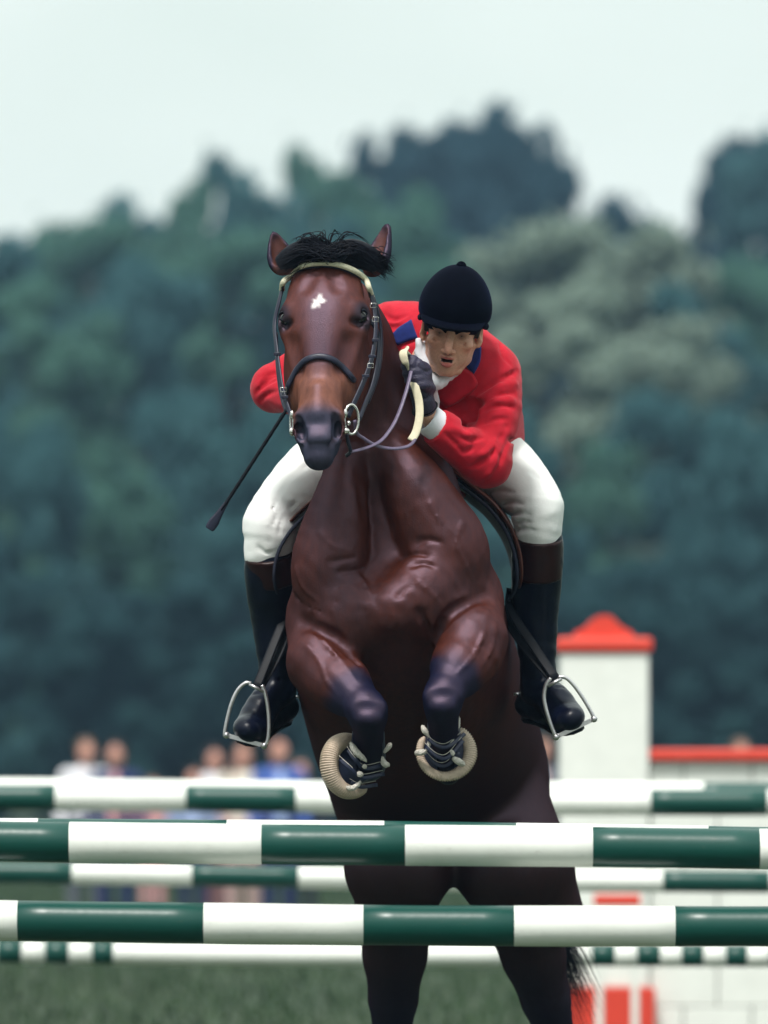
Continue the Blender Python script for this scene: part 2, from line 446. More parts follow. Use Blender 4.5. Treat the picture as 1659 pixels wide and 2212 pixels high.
# --- neck
H.chain([P(722, 640, -.06), P(765, 740, .02), P(800, 850, .09), P(822, 960, .14), P(838, 1080, .18), P(850, 1190, .18)],
        [.072, .098, .118, .15, .20, .25], k=.05, n=3, flat=((1, 0, 0), .86))
H.chain([P(745, 660, .02), P(800, 790, .14), P(838, 930, .26), P(862, 1060, .42)], [.06, .085, .11, .13], k=.08, n=2)   # crest
# muscle bands running down the neck into the breast
H.chain([P(752, 985, -.045), P(735, 1080, -.075), P(715, 1190, -.07), P(705, 1260, -.05)], [.045, .07, .095, .08], k=.06, n=3)
H.chain([P(858, 980, -.035), P(900, 1060, -.055), P(945, 1160, -.05), P(965, 1240, -.03)], [.05, .085, .105, .085], k=.06, n=3)
# shoulder points and breast muscles
H.ell(P(712, 1255, -.09), (.085, .085, .12), k=.06)
H.ell(P(980, 1212, -.07), (.095, .09, .13), k=.06)
H.ell(P(760, 1335, -.135), (.095, .075, .10), k=.05)
H.ell(P(912, 1290, -.135), (.10, .078, .115), k=.05)
H.ell(P(850, 1315, -.165), (.034, .045, .06), k=.05)
H.ell(P(690, 1350, .02), (.075, .10, .13), k=.05)
H.ell(P(1012, 1310, .02), (.08, .10, .13), k=.05)
# creases: windpipe groove, between the breasts, skin folds
H.chain([P(800, 1000, -.115), P(805, 1080, -.13), P(826, 1160, -.15), P(833, 1205, -.15)], [.032, .039, .032, .012], k=.045, op='sub', n=3)
H.chain([P(842, 1230, -.235), P(838, 1320, -.262), P(842, 1420, -.235), P(846, 1520, -.19)], [.012, .02, .028, .035], k=.05, op='sub', n=3)
for pts, r in [(([716, 1214, -.165], [745, 1208, -.175], [770, 1204, -.17]), .004), (([735, 1236, -.19], [762, 1232, -.2], [785, 1228, -.19]), .0045),
               (([870, 1205, -.15], [900, 1196, -.155], [925, 1200, -.15]), .006), (([905, 1170, -.13], [930, 1166, -.13], [955, 1172, -.12]), .006),
               (([890, 1222, -.19], [915, 1216, -.19], [940, 1225, -.18]), .006), (([860, 1290, -.24], [870, 1275, -.24], [885, 1268, -.235]), .003),
               (([905, 1320, -.22], [925, 1360, -.22], [935, 1400, -.2]), .010), (([640, 1290, -.12], [665, 1310, -.13], [700, 1325, -.14]), .004)]:
    pp = []
    for q in pts:
        h = H.hit(q[0], q[1]); pp.append(h)
    H.chain(pp, [r * .4, r, r * .4], k=.02, op='sub', n=4)
# --- forelegs, folded
def foreleg(sh, el, kn, mid, fet, bulge):
    H.chain([sh, el], [.105, .092], k=.05)
    H.chain([el, el * .55 + kn * .45, kn * .85 + el * .15], [.088, .076, .054], k=.03)
    H.chain([el * .8 + kn * .2 + bulge, el * .45 + kn * .55 + bulge * .7], [.062, .042], k=.03)
leftK = P(796, 1535, -.30); rightK = P(955, 1508, -.30)
foreleg(P(704, 1340, .0), P(694, 1432, -.13), leftK, None, None, np.array([-.012, -.015, -.03]))
foreleg(P(1002, 1300, .0), P(1022, 1382, -.14), rightK, None, None, np.array([.03, -.01, -.025]))
# dark recess between the breast and the top of each forearm
for pts, r in (([(650, 1345), (690, 1358), (735, 1385), (775, 1430)], .019), ([(1050, 1285), (1010, 1300), (968, 1330), (938, 1385)], .019)):
    pp = [H.hit(*q) + np.array([0, -.004, 0]) for q in pts]; H.chain(pp, [r * .4, r, r, r * .8], k=.035, op='sub', n=3)
# veins and sinews
for pts, r in (([(664, 1395), (690, 1430), (705, 1470), (728, 1500)], .0045), ([(700, 1385), (735, 1425), (768, 1470)], .005), ([(1052, 1320), (1045, 1370), (1020, 1420), (985, 1460)], .005), ([(1070, 1350), (1062, 1400), (1040, 1440)], .0045),
               ([(640, 1230), (655, 1270), (690, 1300)], .004), ([(690, 1150), (720, 1180), (760, 1190)], .004), ([(1000, 1130), (985, 1170), (1000, 1210), (1020, 1250)], .0045), ([(930, 1090), (950, 1130), (940, 1170)], .004),
               ([(905, 1260), (940, 1290), (955, 1330)], .005), ([(780, 1250), (800, 1290), (795, 1330)], .005), ([(735, 1275), (720, 1320), (735, 1360)], .004)):
    pp = [H.hit(*q) + np.array([0, .0015, 0]) for q in pts]; H.chain(pp, [r * .6] + [r] * (len(pp) - 2) + [r * .5], k=.014, n=3)
def knee(K, dx):
    H.ell(K, (.050, .048, .048), k=.03)
    H.ell(K + [-.030, -.018, .004], (.022, .022, .026), k=.016); H.ell(K + [.030, -.018, .004], (.022, .022, .026), k=.016)
    H.ell(K + [0, -.030, -.024], (.038, .026, .022), k=.016)
    H.cap(K + [-.03, -.055, .012], K + [.03, -.055, .012], .006, .006, k=.02, op='sub')
knee(leftK, 1); knee(rightK, -1)
leftF = P(795, 1650, -.10); rightF = P(962, 1640, -.12)     # fetlock joints
def cannon(K, F_):
    H.chain([K + [0, .01, -.03], K * .5 + F_ * .5 + [0, .0, 0], F_], [.048, .040, .040], k=.02)
    H.chain([K + [0, .05, -.02], K * .4 + F_ * .6 + [0, .035, 0], F_ + [0, .04, 0]], [.022, .018, .028], k=.02)
cannon(leftK, leftF); cannon(rightK, rightF)
leftP = P(772, 1668, .02); rightP = P(968, 1668, .02)
H.chain([leftF, leftP], [.036, .032], k=.02); H.chain([rightF, rightP], [.036, .032], k=.02)
# --- hindquarters and hind legs, pushing off
for hip, sti, hock, fet, hoof in [(P(862, 1700, 1.3), P(860, 1870, 1.05), P(846, 2252, 1.42), P(843, 2545, 1.28), P(841, 2640, 1.2)),
                                  (P(1060, 1700, 1.3), P(1098, 1870, 1.08), P(1205, 2252, 1.42), P(1212, 2545, 1.28), P(1214, 2640, 1.2))]:
    H.chain([hip, sti], [.16, .158], k=.06)
    H.chain([hip + [0, .22, .02], sti * .5 + hock * .5 + [0, .05, 0]], [.14, .08], k=.08)
    H.chain([sti, sti * .5 + hock * .5, hock], [.140, .092, .053], k=.03, n=2)
    H.ell(hock + [0, .05, .03], (.03, .035, .05), k=.02)
    H.chain([hock, hock * .5 + fet * .5, fet], [.046, .032, .038], k=.02)
    H.chain([fet, hoof + [0, 0, .05]], [.034, .038], k=.02)
H.chain([P(1110, 1760, 1.15), P(1165, 1870, 1.1), P(1205, 1980, 1.15)], [.10, .095, .08], k=.06)

# --- head
h0 = P(706, 585, -.22); h1 = P(689, 978, -.455)
hu, hr, hf = frame(h1 - h0, (-.13, -1, 0)); HLn = np.linalg.norm(h1 - h0)
def HL(t, r, f): return h0 + hu * t * HLn + hr * r + hf * f
T_ = [-.02, .05, .12, .2, .29, .37, .45, .55, .65, .75, .84, .92, 1.0, 1.045]
RX = [.078, .095, .104, .108, .106, .097, .088, .076, .066, .061, .062, .060, .050, .026]
DF = [.045, .065, .078, .086, .088, .086, .082, .075, .068, .062, .058, .052, .040, .018]
DB = [.07, .10, .11, .12, .12, .11, .10, .085, .075, .065, .060, .055, .045, .022]
H.loft(h0, hu, hr, hf, HLn, T_, [0] * 14, [0] * 14, RX, DF, DB, n=2.35, k=.03)
for sgn in (-1, 1):
    H.ell(HL(.46, sgn * .056, -.075), (.062, .095, .165), k=.03, R=np.array([hr, hf, hu]))    # cheek plate
    H.ell(HL(.285, sgn * .092, .005), (.036, .044, .052), k=.025, R=np.array([hr, hf, hu]))     # orbit
    H.cap(HL(.25, sgn * .085, .044), HL(.30, sgn * .106, .030), .015, .012, k=.02)               # brow
    H.cap(HL(.36, sgn * .100, .004), HL(.58, sgn * .062, .010), .012, .009, k=.02)               # facial crest
    H.ell(HL(.875, sgn * .044, .022), (.026, .032, .046), k=.02, R=np.array([hr, hf, hu]))       # nostril bulge
    H.chain([HL(.80, sgn * .030, .052), HL(.84, sgn * .054, .046), HL(.90, sgn * .052, .040)], [.011, .011, .009], k=.014)
    H.cap(HL(.165, sgn * .048, .092), HL(.10, sgn * .030, .088), .012, .010, k=.03, op='sub')    # hollow above eye
    H.cap(HL(.46, sgn * .082, .058), HL(.60, sgn * .060, .052), .018, .012, k=.035, op='sub')
    H.ell(HL(.285, sgn * .112, .030), (.016, .016, .017), k=.012, op='sub')                      # eye socket
    H.cap(HL(.335, sgn * .085, .050), HL(.335, sgn * .100, .030), .006, .006, k=.02, op='sub')
H.cap(HL(.72, 0, .060), HL(.84, 0, .052), .022, .028, k=.03)
H.ell(HL(.955, 0, .040), (.050, .026, .034), k=.02, R=np.array([hr, hf, hu]))                    # upper lip
H.ell(HL(1.03, 0, .000), (.040, .040, .032), k=.015, R=np.array([hr, hf, hu]))                   # lower lip and chin
H.chain([HL(.985, -.058, .01), HL(1.005, -.030, .048), HL(1.01, 0, .058), HL(1.005, .030, .048), HL(.985, .058, .01)], [.004, .006, .006, .006, .004], k=.012, op='sub', n=3)
# nostrils
NOST = []
for pts in ([(643, 904), (646, 922), (652, 942), (659, 957)], [(723, 900), (731, 918), (728, 940), (716, 958)]):
    pp = [H.hit(*q) + np.array([0, .004, 0]) for q in pts]
    H.chain(pp, [.009, .0155, .015, .007], k=.007, op='sub', n=3)
    H.chain([q + np.array([0, .03, 0]) for q in pp[1:3]], [.015, .013], k=.005, op='sub')
    NOST += pp[1:3] + [pp[0] * .5 + pp[1] * .5, pp[2] * .5 + pp[3] * .5]
# ears: cupped shells
def ear(base, tip, width, face, thick=.010, lean=0):
    u_ = nrm(tip - base); f_ = nrm(face - u_ * np.dot(face, u_)); r_ = np.cross(u_, f_); Lr = np.linalg.norm(tip - base)
    ts = [-.1, .05, .2, .4, .6, .8, .93, 1.02]; wd = np.array([.7, .85, 1, .96, .72, .42, .2, .06]) * width
    H.loft(base, u_, r_, f_, Lr, ts, [0] * 8, [0] * 8, list(wd), [.012] * 7 + [.005], list(wd * .75 + .004), n=2.0, k=.012)
    H.loft(base, u_, r_, f_, Lr, ts[1:-1], [0] * 6, [.010] * 6, list(wd[1:-1] * .66), [.02] * 6, list(wd[1:-1] * .62), n=2.0, k=.006, op='sub')
    return u_, r_, f_
eL_b, eL_t = P(617, 585, -.20), P(588, 494, -.17)
eR_b, eR_t = P(800, 585, -.20), P(841, 477, -.15)
eLf = ear(eL_b, eL_t, .041, np.array([.30, -1, 0]))
eRf = ear(eR_b, eR_t, .044, np.array([-.85, -.8, 0]))
# gentle unevenness of flesh
def lump(X, Y, Z):
    return .35 * (.0016 * np.sin(X * 61 + 3 * np.sin(Z * 23)) * np.sin(Z * 53 + 2 * np.sin(Y * 31)) + .001 * np.sin(X * 127 + Z * 90 + Y * 40)
            + .0012 * np.sin(Z * 140 + 4 * np.sin(X * 31)) * np.sin(Y * 90 + X * 70))
H.warp((-1, -.3, 1.2), (1, .4, 2.35), lump)

star = H.hit(687, 652); 
def coat(v):
    n = len(v)
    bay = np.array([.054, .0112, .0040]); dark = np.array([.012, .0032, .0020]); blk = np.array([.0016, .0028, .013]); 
    c = np.tile(bay, (n, 1))
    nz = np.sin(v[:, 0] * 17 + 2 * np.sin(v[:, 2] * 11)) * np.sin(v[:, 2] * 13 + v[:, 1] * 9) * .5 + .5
    c = lerpc(c, dark, .55 * nz); c = lerpc(c, dark, .7 * ss(-.02, .12, v[:, 1]) * (v[:, 2] > 1.9))  # random mottle, then shade behind the head painted onto neck and withers
    # shade of belly and hind end painted into the coat; black points
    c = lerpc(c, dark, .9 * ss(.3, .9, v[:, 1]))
    t = (v - h0) @ hu / HLn; r = (v - h0) @ hr; f = (v - h0) @ hf
    head = (t < 1.1) & (t > -.35) & (np.abs(r) < .16) & (f > -.2) & (v[:, 1] < .0)
    tf = (t + .1 * (np.abs(r) > .03))
    c = np.where(head[:, None], lerpc(np.tile(np.array([.088, .0235, .0105]), (n, 1)), np.array([.034, .0125, .017]), np.clip(np.exp(-(r / .045) ** 2) * ss(.18, .3, t) * (1 - ss(.5, .62, t)) * .9 + .35 * nz, 0, 1)), c)
    lite = head & (t > .55) & (t < .86)
    c = np.where(lite[:, None], lerpc(c, np.array([.19, .074, .044]), ss(.55, .66, t) * .75 * (np.abs(r) < .09)), c)
    muz = ss(.77, .86, t) * (1 - .75 * ss(.055, .066, np.abs(r))) * (t < 1.3) * (f > -.14) * head
    c = lerpc(c, np.array([.026, .030, .052]), muz)
    # eye surrounds
    for sg in (-1, 1):
        e = HL(.285, sg * .112, .030); d = np.linalg.norm(v - e, axis=1); c = lerpc(c, np.array([.012, .009, .012]), .95 * (1 - ss(.030, .052, d)))
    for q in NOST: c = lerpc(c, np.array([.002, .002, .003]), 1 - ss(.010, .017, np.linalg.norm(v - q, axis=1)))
    # star
    dx = (v[:, 0] - star[0]); dz = (v[:, 2] - star[2]); a = np.arctan2(dz, dx)
    rad = -.002 + .0135 + .009 * np.maximum(0, np.cos(a - 1.5)) ** 3 + .006 * np.cos(a * 2 - .9) + .004 * np.sin(a * 5 + 1) + .008 * np.maximum(0, np.cos(a + 1.75)) ** 4
    dd = np.sqrt(dx ** 2 + dz ** 2)
    c = lerpc(c, np.array([.72, .68, .66]), (1 - ss(-.006, .005, dd - rad)) * (v[:, 1] < star[1] + .04) * head)
    # legs
    for K, E in ((leftK, P(694, 1432, -.13)), (rightK, P(1022, 1382, -.14))):
        ax_ = nrm(K - E); s_ = (v - K) @ ax_ + .007 * np.sin(v[:, 2] * 60 + 2 * np.sin(v[:, 0] * 40)); side = np.linalg.norm((v - K) - ((v - K) @ ax_)[:, None] * ax_, axis=1)
        near = (np.linalg.norm(v - K, axis=1) < .24) & (v[:, 1] < -.04) & (side < .09)
        c = np.where(near[:, None], lerpc(c, blk * 1.4, ss(-.125, -.078, s_)), c)
    low = (v[:, 2] < K_low(v)) & (v[:, 1] < .12) & (v[:, 1] > -.45) & (np.abs(v[:, 0]) < .35) & (v[:, 1] < .06)
    fl = (np.minimum(np.linalg.norm(v[:, [0, 2]] - leftF[[0, 2]], axis=1), np.linalg.norm(v[:, [0, 2]] - rightF[[0, 2]], axis=1)) < .13) & (v[:, 1] < .06)
    c = np.where(fl[:, None], blk, c)
    c = lerpc(c, blk, 1 - ss(.62, .95, v[:, 2]))
    # ears: dark rims and tips
    for b_, t_, (u_, r_, f_), w_ in ((eL_b, eL_t, eLf, .041), (eR_b, eR_t, eRf, .044)):
        q = v - b_; tt = q @ u_ / np.linalg.norm(t_ - b_); rr = q @ r_; ff = q @ f_
        inn = (tt > .05) & (tt < 1.1) & (np.abs(rr) < .05) & (np.abs(ff) < .06)
        edge = np.clip(ss(.6, .95, tt) + ss(.70, .92, np.abs(rr) / (w_ * (1.05 - .75 * np.clip(tt, 0, 1)))), 0, 1)
        c = np.where(inn[:, None], lerpc(np.tile(np.array([.085, .030, .019]), (n, 1)), blk, edge), c)
    return c
def K_low(v): return -1.0
horse = empty('horse', P(900, 1610, .6) * [1, 1, 0], label='bay horse with a small white star jumping towards the green and white rails', cat='horse')
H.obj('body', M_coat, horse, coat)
for sg in (-1, 1):
    v_, f_ = ball(HL(.285, sg * .099, .022), .0205, seg=20, rings=14)
    link('eye', mesh_np('eye', np.array(v_), f_), M_eye, horse)
    # lids
    e = HL(.285, sg * .099, .022)
    for s2, nm in ((1, 'upper'), (-1, 'lower')):
        arc = [e + hr * sg * (.016 * math.cos(q) + .004) * 1.0 + hf * (.0215 * abs(math.sin(q)) ** .5 - .002 + .004 * math.cos(q)) - hu * s2 * (.0125 * math.sin(q)) + hr * sg * .003 for q in np.linspace(0.15, math.pi - .15, 7)]
        sweep('eyelid', arc, M_hair, horse, w=.0042 if s2 > 0 else .003, nsec=6, taper=[.4, 1, 1, .4])
# hooves of the hind legs (the fore hooves sit inside their boots)
def hoof_mesh(c, u_, f_, L=.085, r0=.046, r1=.062):
    u_ = nrm(u_); f_ = nrm(f_ - u_ * np.dot(f_, u_)); r_ = np.cross(u_, f_); V = []; Fs = []; n = 20
    for i, (t, r) in enumerate([(0, r0 * .8), (0.02, r0), (.5, (r0 + r1) / 2), (.98, r1), (1, r1 * .96), (1, r1 * .5)]):
        for k in range(n):
            a = 2 * math.pi * k / n; rr = r * (1 + .12 * math.cos(a)); V.append(c + u_ * L * t + f_ * (math.cos(a) * rr + .012 * t) + r_ * math.sin(a) * rr * .9)
    for i in range(5):
        for k in range(n): Fs.append((i * n + k, i * n + (k + 1) % n, (i + 1) * n + (k + 1) % n, (i + 1) * n + k))
    Fs.append(tuple(range(n))); Fs.append(tuple(5 * n + k for k in range(n))); return V, Fs
for fx, fy in ((841, 2640), (1214, 2640)):
    merge('hoof', [hoof_mesh(P(fx, fy, 1.2) + [0, 0, .03], np.array([0, -.25, -1]), np.array([0, -1, 0]))], M_hoof, horse)
for Pp, dr in ((leftP, np.array([-.5, .45, -.1])), (rightP, np.array([.1, .9, .15]))):
    merge('hoof', [hoof_mesh(Pp, dr, np.array([-.3, 0, 1]), r0=.042, r1=.055)], M_hoof, horse)
# forelock: tousled black tuft blown out to both sides
S_ = []
def strand(a, b, arch, y0, y1, wob=.008):
    a = P(a[0], a[1], y0); b = P(b[0], b[1], y1); m1 = a * .65 + b * .35 + [0, 0, arch]; m2 = a * .3 + b * .7 + [0, 0, arch * .7]
    return np.array([a, m1 + rng.normal(0, wob, 3) * [1, .6, .6], m2 + rng.normal(0, wob, 3) * [1, .6, .6], b])
for i in range(900):
    sd_ = rng.random()
    if sd_ < .43:      # to the left
        q = rng.random(); root = (715 + rng.normal(0, 16), 552 + rng.normal(0, 6)); end = (594 + rng.random() ** 2 * 75, 545 + rng.normal(18, 11) + 18 * q)
        S_.append(strand(root, end, .012 + rng.normal(0.006, .008), -.315 + rng.normal(0, .012), -.262 + rng.normal(0, .02), .004))
    elif sd_ < .86:
        root = (716 + rng.normal(0, 16), 552 + rng.normal(0, 6)); end = (826 - rng.random() ** 2 * 80, 562 + rng.normal(8, 11))
        S_.append(strand(root, end, .016 + rng.normal(.004, .009), -.315 + rng.normal(0, .012), -.25 + rng.normal(0, .02), .004))
    else:              # clump standing up
        root = (700 + rng.normal(0, 14), 548 + rng.normal(0, 6)); end = (648 + rng.normal(0, 16), 536 + rng.normal(0, 10))
        S_.append(strand(root, end, .022 + rng.normal(0, .010), -.30, -.29, .004))
for i in range(150):
    root = (800 + rng.normal(0, 8), 558 + rng.normal(0, 8)); end = (830 + rng.random() ** 2 * 28, 572 + rng.normal(6, 15))
    S_.append(strand(root, end, .006 + rng.normal(0, .004), -.27, -.22, .003))
for a, b, ar in [((705, 545), (745, 508), .03), ((700, 548), (690, 512), .035), ((712, 550), (800, 530), .05), ((655, 535), (640, 520), .02), ((708, 548), (735, 520), .04), ((690, 540), (668, 512), .01), ((720, 548), (775, 512), .03)]:
    for _ in range(3): S_.append(strand(a, (b[0] + rng.normal(0, 3), b[1] + rng.normal(0, 3)), ar + rng.normal(0, .003), -.30, -.28, .003))
forelock = hair('forelock', S_, M_hair, horse, r=.0015)
# under-mass of the forelock so no light shows through it
FL = Sculpt(axis(-.34, .006, .06), axis(-.36, .006, -.12), axis(2.75, .006, 3.0))
FL.chain([P(604, 560, -.235), P(640, 543, -.255), P(680, 540, -.27), P(715, 544, -.275), P(760, 537, -.27), P(800, 550, -.245), P(826, 568, -.225)], [.013, .024, .026, .022, .026, .022, .010], k=.02, n=3)
FL.chain([P(612, 575, -.235), P(700, 552, -.275), P(806, 578, -.235)], [.012, .018, .014], k=.02, n=3)
FL.chain([P(672, 540, -.27), P(664, 526, -.27)], [.024, .016], k=.02)
FL.obj('forelock', M_hair, horse)
# mane along the crest, on the far side, and tail
S_ = []
for i in range(420):
    t = rng.random(); a = P(752 + 105 * t, 640 + 400 * t, .08 + .40 * t) + [rng.normal(0, .012), 0, .02]
    S_.append(np.array([a, a + [-.05, .01, .01], a + [-.10, .01, -.07], a + [-.12 + rng.normal(0, .01), 0, -.15 + rng.normal(0, .02)]]))
hair('mane', S_, M_hair, horse, r=.0016)
S_ = []
for i in range(1100):
    a = P(968 + rng.normal(0, 10), 1660, 1.82); e_ = P(1225 + rng.normal(0, 30), 2130 + rng.normal(0, 60), 1.95 + rng.normal(0, .04))
    S_.append(np.array([a, a + [.07, .08, -.05], a * .45 + e_ * .55 + rng.normal(0, .015, 3) + [.05, .08, 0], e_]))
hair('tail', S_, M_hair, horse, r=.002)
# ================================================================ RIDER
def add_attr_uneven(): pass
M_skin = mat('skin', rough=.5, var=.10, vscale=60, bump=.06, bscale=260, attr=True, spec=.4)
M_red = mat('scarlet_wool', (.50, .0085, .025), rough=.85, var=.12, vscale=45, bump=.22, bscale=520, sheen=.35, sheen_col=(1, .45, .5), spec=.25, var_col=(.43, .006, .018))
M_navyv = mat('navy_velvet', (.012, .022, .13), rough=.9, var=.2, vscale=80, bump=.15, bscale=500, sheen=.3, sheen_col=(.3, .4, 1), spec=.2)
M_velvet = mat('helmet_velvet', (.0005, .0009, .004), rough=.85, var=.3, vscale=60, bump=.1, bscale=600, sheen=.04, sheen_col=(.08, .2, .9), spec=.5, ior=1.12)
M_shirt = mat('white_cotton', (.74, .74, .80), rough=.8, var=.05, vscale=40, bump=.15, bscale=300)
M_breech = mat('white_breeches', (.86, .87, .86), rough=.75, var=.04, vscale=14, bump=.12, bscale=260, sheen=.1, var_col=(.76, .76, .76))
M_glove = mat('glove_leather', (.028, .022, .055), rough=.5, var=.25, vscale=70, bump=.35, bscale=260, spec=.5)
M_boot = mat('boot_leather', (.002, .0035, .013), rough=.32, var=.35, vscale=25, bump=.12, bscale=60, spec=.5, ior=1.3)
M_cuffb = mat('mahogany_leather', (.018, .003, .003), rough=.35, var=.3, vscale=30, bump=.06, bscale=80, spec=.25)
M_black = mat('black_strap', (.004, .005, .009), rough=.5, var=.2, vscale=60, ior=1.25)
M_silver = mat('stirrup_steel', (.62, .60, .62), rough=.28, var=.15, vscale=60, metal=.9)
M_dark_hair = mat('dark_brown_hair', (.010, .006, .005), rough=.5, var=.3, vscale=120)
M_white_eye = mat('eyeball', (.45, .42, .40), rough=.2, var=.1, vscale=60)

rider = empty('person', P(930, 990, .75), label='rider in a scarlet coat, black velvet helmet and white breeches crouching over the horse', cat='person')
# head frame
E = P(973, 726, -.075)
hf_ = nrm([-.06, -.96, -.23]); up0 = np.array([.135, -.25, .95]); hu_ = nrm(up0 - hf_ * np.dot(up0, hf_)); hr_ = np.cross(hu_, hf_); hr_ = hr_ if hr_[0] > 0 else -hr_
O_ = E - hf_ * .085
FRm = np.array([hr_, hu_, hf_])
def FL_(r, u, f): return O_ + hr_ * r + hu_ * u + hf_ * f
B = Sculpt(axis(-.40, .010, .035, .0024, .235, .01, .54), axis(-.30, .01, -.125, .0024, .10, .012, 1.05), axis(1.45, .014, 2.50, .0024, 2.80, .01, 2.9))
def fe(c, r, k=.012, op='add'): B.ell(FL_(*c), r, k=k, op=op, R=FRm)
def fc(pts, rs, k=.012, op='add', n=0): B.chain([FL_(*p) for p in pts], rs, k=k, op=op, n=n)
fe((0, .045, -.012), (.075, .088, .095)); fe((0, -.02, .03), (.061, .075, .058), k=.02)
fe((0, -.070, .030), (.052, .040, .050), k=.02); fe((0, -.100, .060), (.023, .017, .020), k=.022)
for s_ in (-1, 1):
    fc([(s_ * .056, -.035, -.005), (s_ * .050, -.072, .005), (s_ * .030, -.100, .040), (s_ * .012, -.107, .060)], [.014, .014, .013, .012], k=.02)   # jaw line
    fe((s_ * .047, -.024, .056), (.017, .012, .021), k=.016)              # cheekbone
    pass    # hollow cheek
    fc([(s_ * .012, .020, .088), (s_ * .030, .024, .085), (s_ * .047, .016, .068)], [.009, .009, .007], k=.012)   # brow
    fe((s_ * .031, .007, .098), (.019, .012, .020), k=.012, op='sub')
    fe((s_ * .031, .007, .071), (.0145, .0125, .013), k=.004)
    fc([(s_ * .044, .007, .074), (s_ * .031, .0135, .0845), (s_ * .018, .008, .079)], [.003, .0045, .003], k=.004, n=3)
    fc([(s_ * .043, .005, .073), (s_ * .031, -.0015, .0815), (s_ * .019, .005, .078)], [.002, .003, .002], k=.004, n=3)
    fe((s_ * .0135, -.040, .101), (.0085, .0075, .010), k=.006)
    fe((s_ * .0075, -.0475, .104), (.0035, .003, .006), k=.003, op='sub')
    fc([(s_ * .018, -.036, .094), (s_ * .027, -.055, .086), (s_ * .031, -.075, .075)], [.0015, .0045, .002], k=.009, op='sub', n=3)
    fc([(s_ * .022, -.013, .088), (s_ * .034, -.019, .082), (s_ * .044, -.017, .07)], [.0015, .0022, .001], k=.008, op='sub', n=3)
    # ear
    ec = (s_ * .079, -.004, -.008)
    B.ell(FL_(*ec), (.009, .032, .018), k=.008, R=np.array([nrm(hr_ * 1 - hf_ * s_ * .45), hu_, nrm(hf_ + hr_ * s_ * .45)]))
    B.ell(FL_(s_ * .087, .002, -.001), (.006, .019, .0095), k=.004, op='sub', R=FRm)
    fe((s_ * .077, -.032, .002), (.006, .009, .008), k=.006)
fc([(0, .016, .086), (0, -.010, .098), (0, -.034, .116)], [.0075, .0085, .0105], k=.010, n=3)
fe((0, -.040, .113), (.0095, .008, .010), k=.006)
# mouth, a little open
fc([(-.021, -.065, .081), (-.009, -.0585, .0945), (0, -.060, .0965), (.009, -.0585, .0945), (.021, -.067, .081)], [.0022, .0038, .0038, .0038, .0022], k=.008, n=3)
fc([(-.020, -.067, .081), (-.009, -.0785, .0915), (0, -.080, .0935), (.009, -.0785, .0915), (.020, -.068, .081)], [.0025, .0055, .0062, .0055, .0025], k=.007, n=3)
fc([(-.016, -.0665, .092), (0, -.0690, .100), (.016, -.0680, .092)], [.0025, .0045, .0025], k=.003, op='sub', n=3)
fc([(-.018, -.091, .088), (0, -.0920, .092), (.018, -.091, .088)], [.002, .005, .002], k=.012, op='sub', n=2)
# neck, trunk, arms and legs under the clothes
Nb = P(950, 792, .17)
B.chain([FL_(0, -.05, -.02), Nb], [.048, .044], k=.02)
shL, shR = P(846, 722, .28), P(1062, 806, .16)
elR, wrR = P(1052, 1002, .03), P(922, 893, -.085)
elL, wrL = P(594, 840, .16), P(650, 850, .02)
B.chain([shL, shR], [.05, .05], k=.04); B.chain([Nb, P(960, 850, .3), P(975, 930, .6), P(935, 980, .8)], [.09, .11, .11, .11], k=.04)
B.chain([shR, elR, P(945, 925, -.04), wrR, P(905, 850, -.11)], [.03, .030, .030, .0245, .024], k=.02); B.chain([shL, elL, wrL], [.04, .034, .024], k=.02)
hipL, hipR = P(806, 962, .72), P(1010, 968, .72)
knL, knR = P(577, 1122, .33), P(1160, 1092, .33)
anL, anR = P(592, 1478, .44), P(1162, 1478, .44)
B.chain([hipL, knL, anL], [.08, .04, .024], k=.02); B.chain([hipR, knR, anR], [.08, .04, .024], k=.02)
def skin(v):
    n = len(v); q = v - O_; r, u, f = q @ hr_, q @ hu_, q @ hf_
    base = np.array([.72, .37, .26]); c = np.tile(base, (n, 1))
    c = lerpc(c, np.array([.66, .27, .19]), .5 * np.exp(-((np.abs(r) - .04) / .02) ** 2 - ((u + .03) / .025) ** 2))
    c = lerpc(c, np.array([.68, .28, .21]), .6 * np.exp(-(r / .014) ** 2 - ((u + .035) / .02) ** 2) * (f > .08))
    face = (f > .0) & (np.abs(r) < .075)
    beard = ss(-.03, -.07, u) * face * (.35 + .25 * ss(.02, .055, np.abs(r)))
    c = lerpc(c, np.array([.44, .26, .20]), beard * .7)
    lip = np.exp(-(((np.abs(r)) / .018) ** 4)) * ((np.abs(u + .0600) < .0036) | (np.abs(u + .0795) < .0062)) * (f > .08)
    c = lerpc(c, np.array([.46, .085, .085]), lip * .85)
    ins = (np.abs(r) < .0165) & (np.abs(u + .0685) < .0044) & (f > .06); c[ins] = (.03, .008, .008)
    brow = np.exp(-((u - .020 - .004 * np.sin(np.abs(r) * 60)) / .0045) ** 2) * (np.abs(r) > .01) * (np.abs(r) < .05) * (f > .06)
    c = lerpc(c, np.array([.02, .012, .010]), brow * .9)
    c = lerpc(c, np.array([.12, .05, .04]), .8 * np.exp(-((np.abs(r) - .031) / .014) ** 2 - ((u - .004) / .012) ** 2) * (f > .06))  # shade of the helmet peak painted into the skin round the eyes
    c[(np.abs(np.abs(r) - .0075) < .004) & (np.abs(u + .0475) < .0035) & (f > .095)] = (.05, .018, .015)
    freck = np.sin(v[:, 0] * 900 + 3 * np.sin(v[:, 2] * 700)) * np.sin(v[:, 2] * 820 + 2 * np.sin(v[:, 0] * 500))
    return c * (1 + .10 * freck[:, None] * (u < .02)[:, None])
body = B.obj('body', M_skin, rider, skin, relax=1)
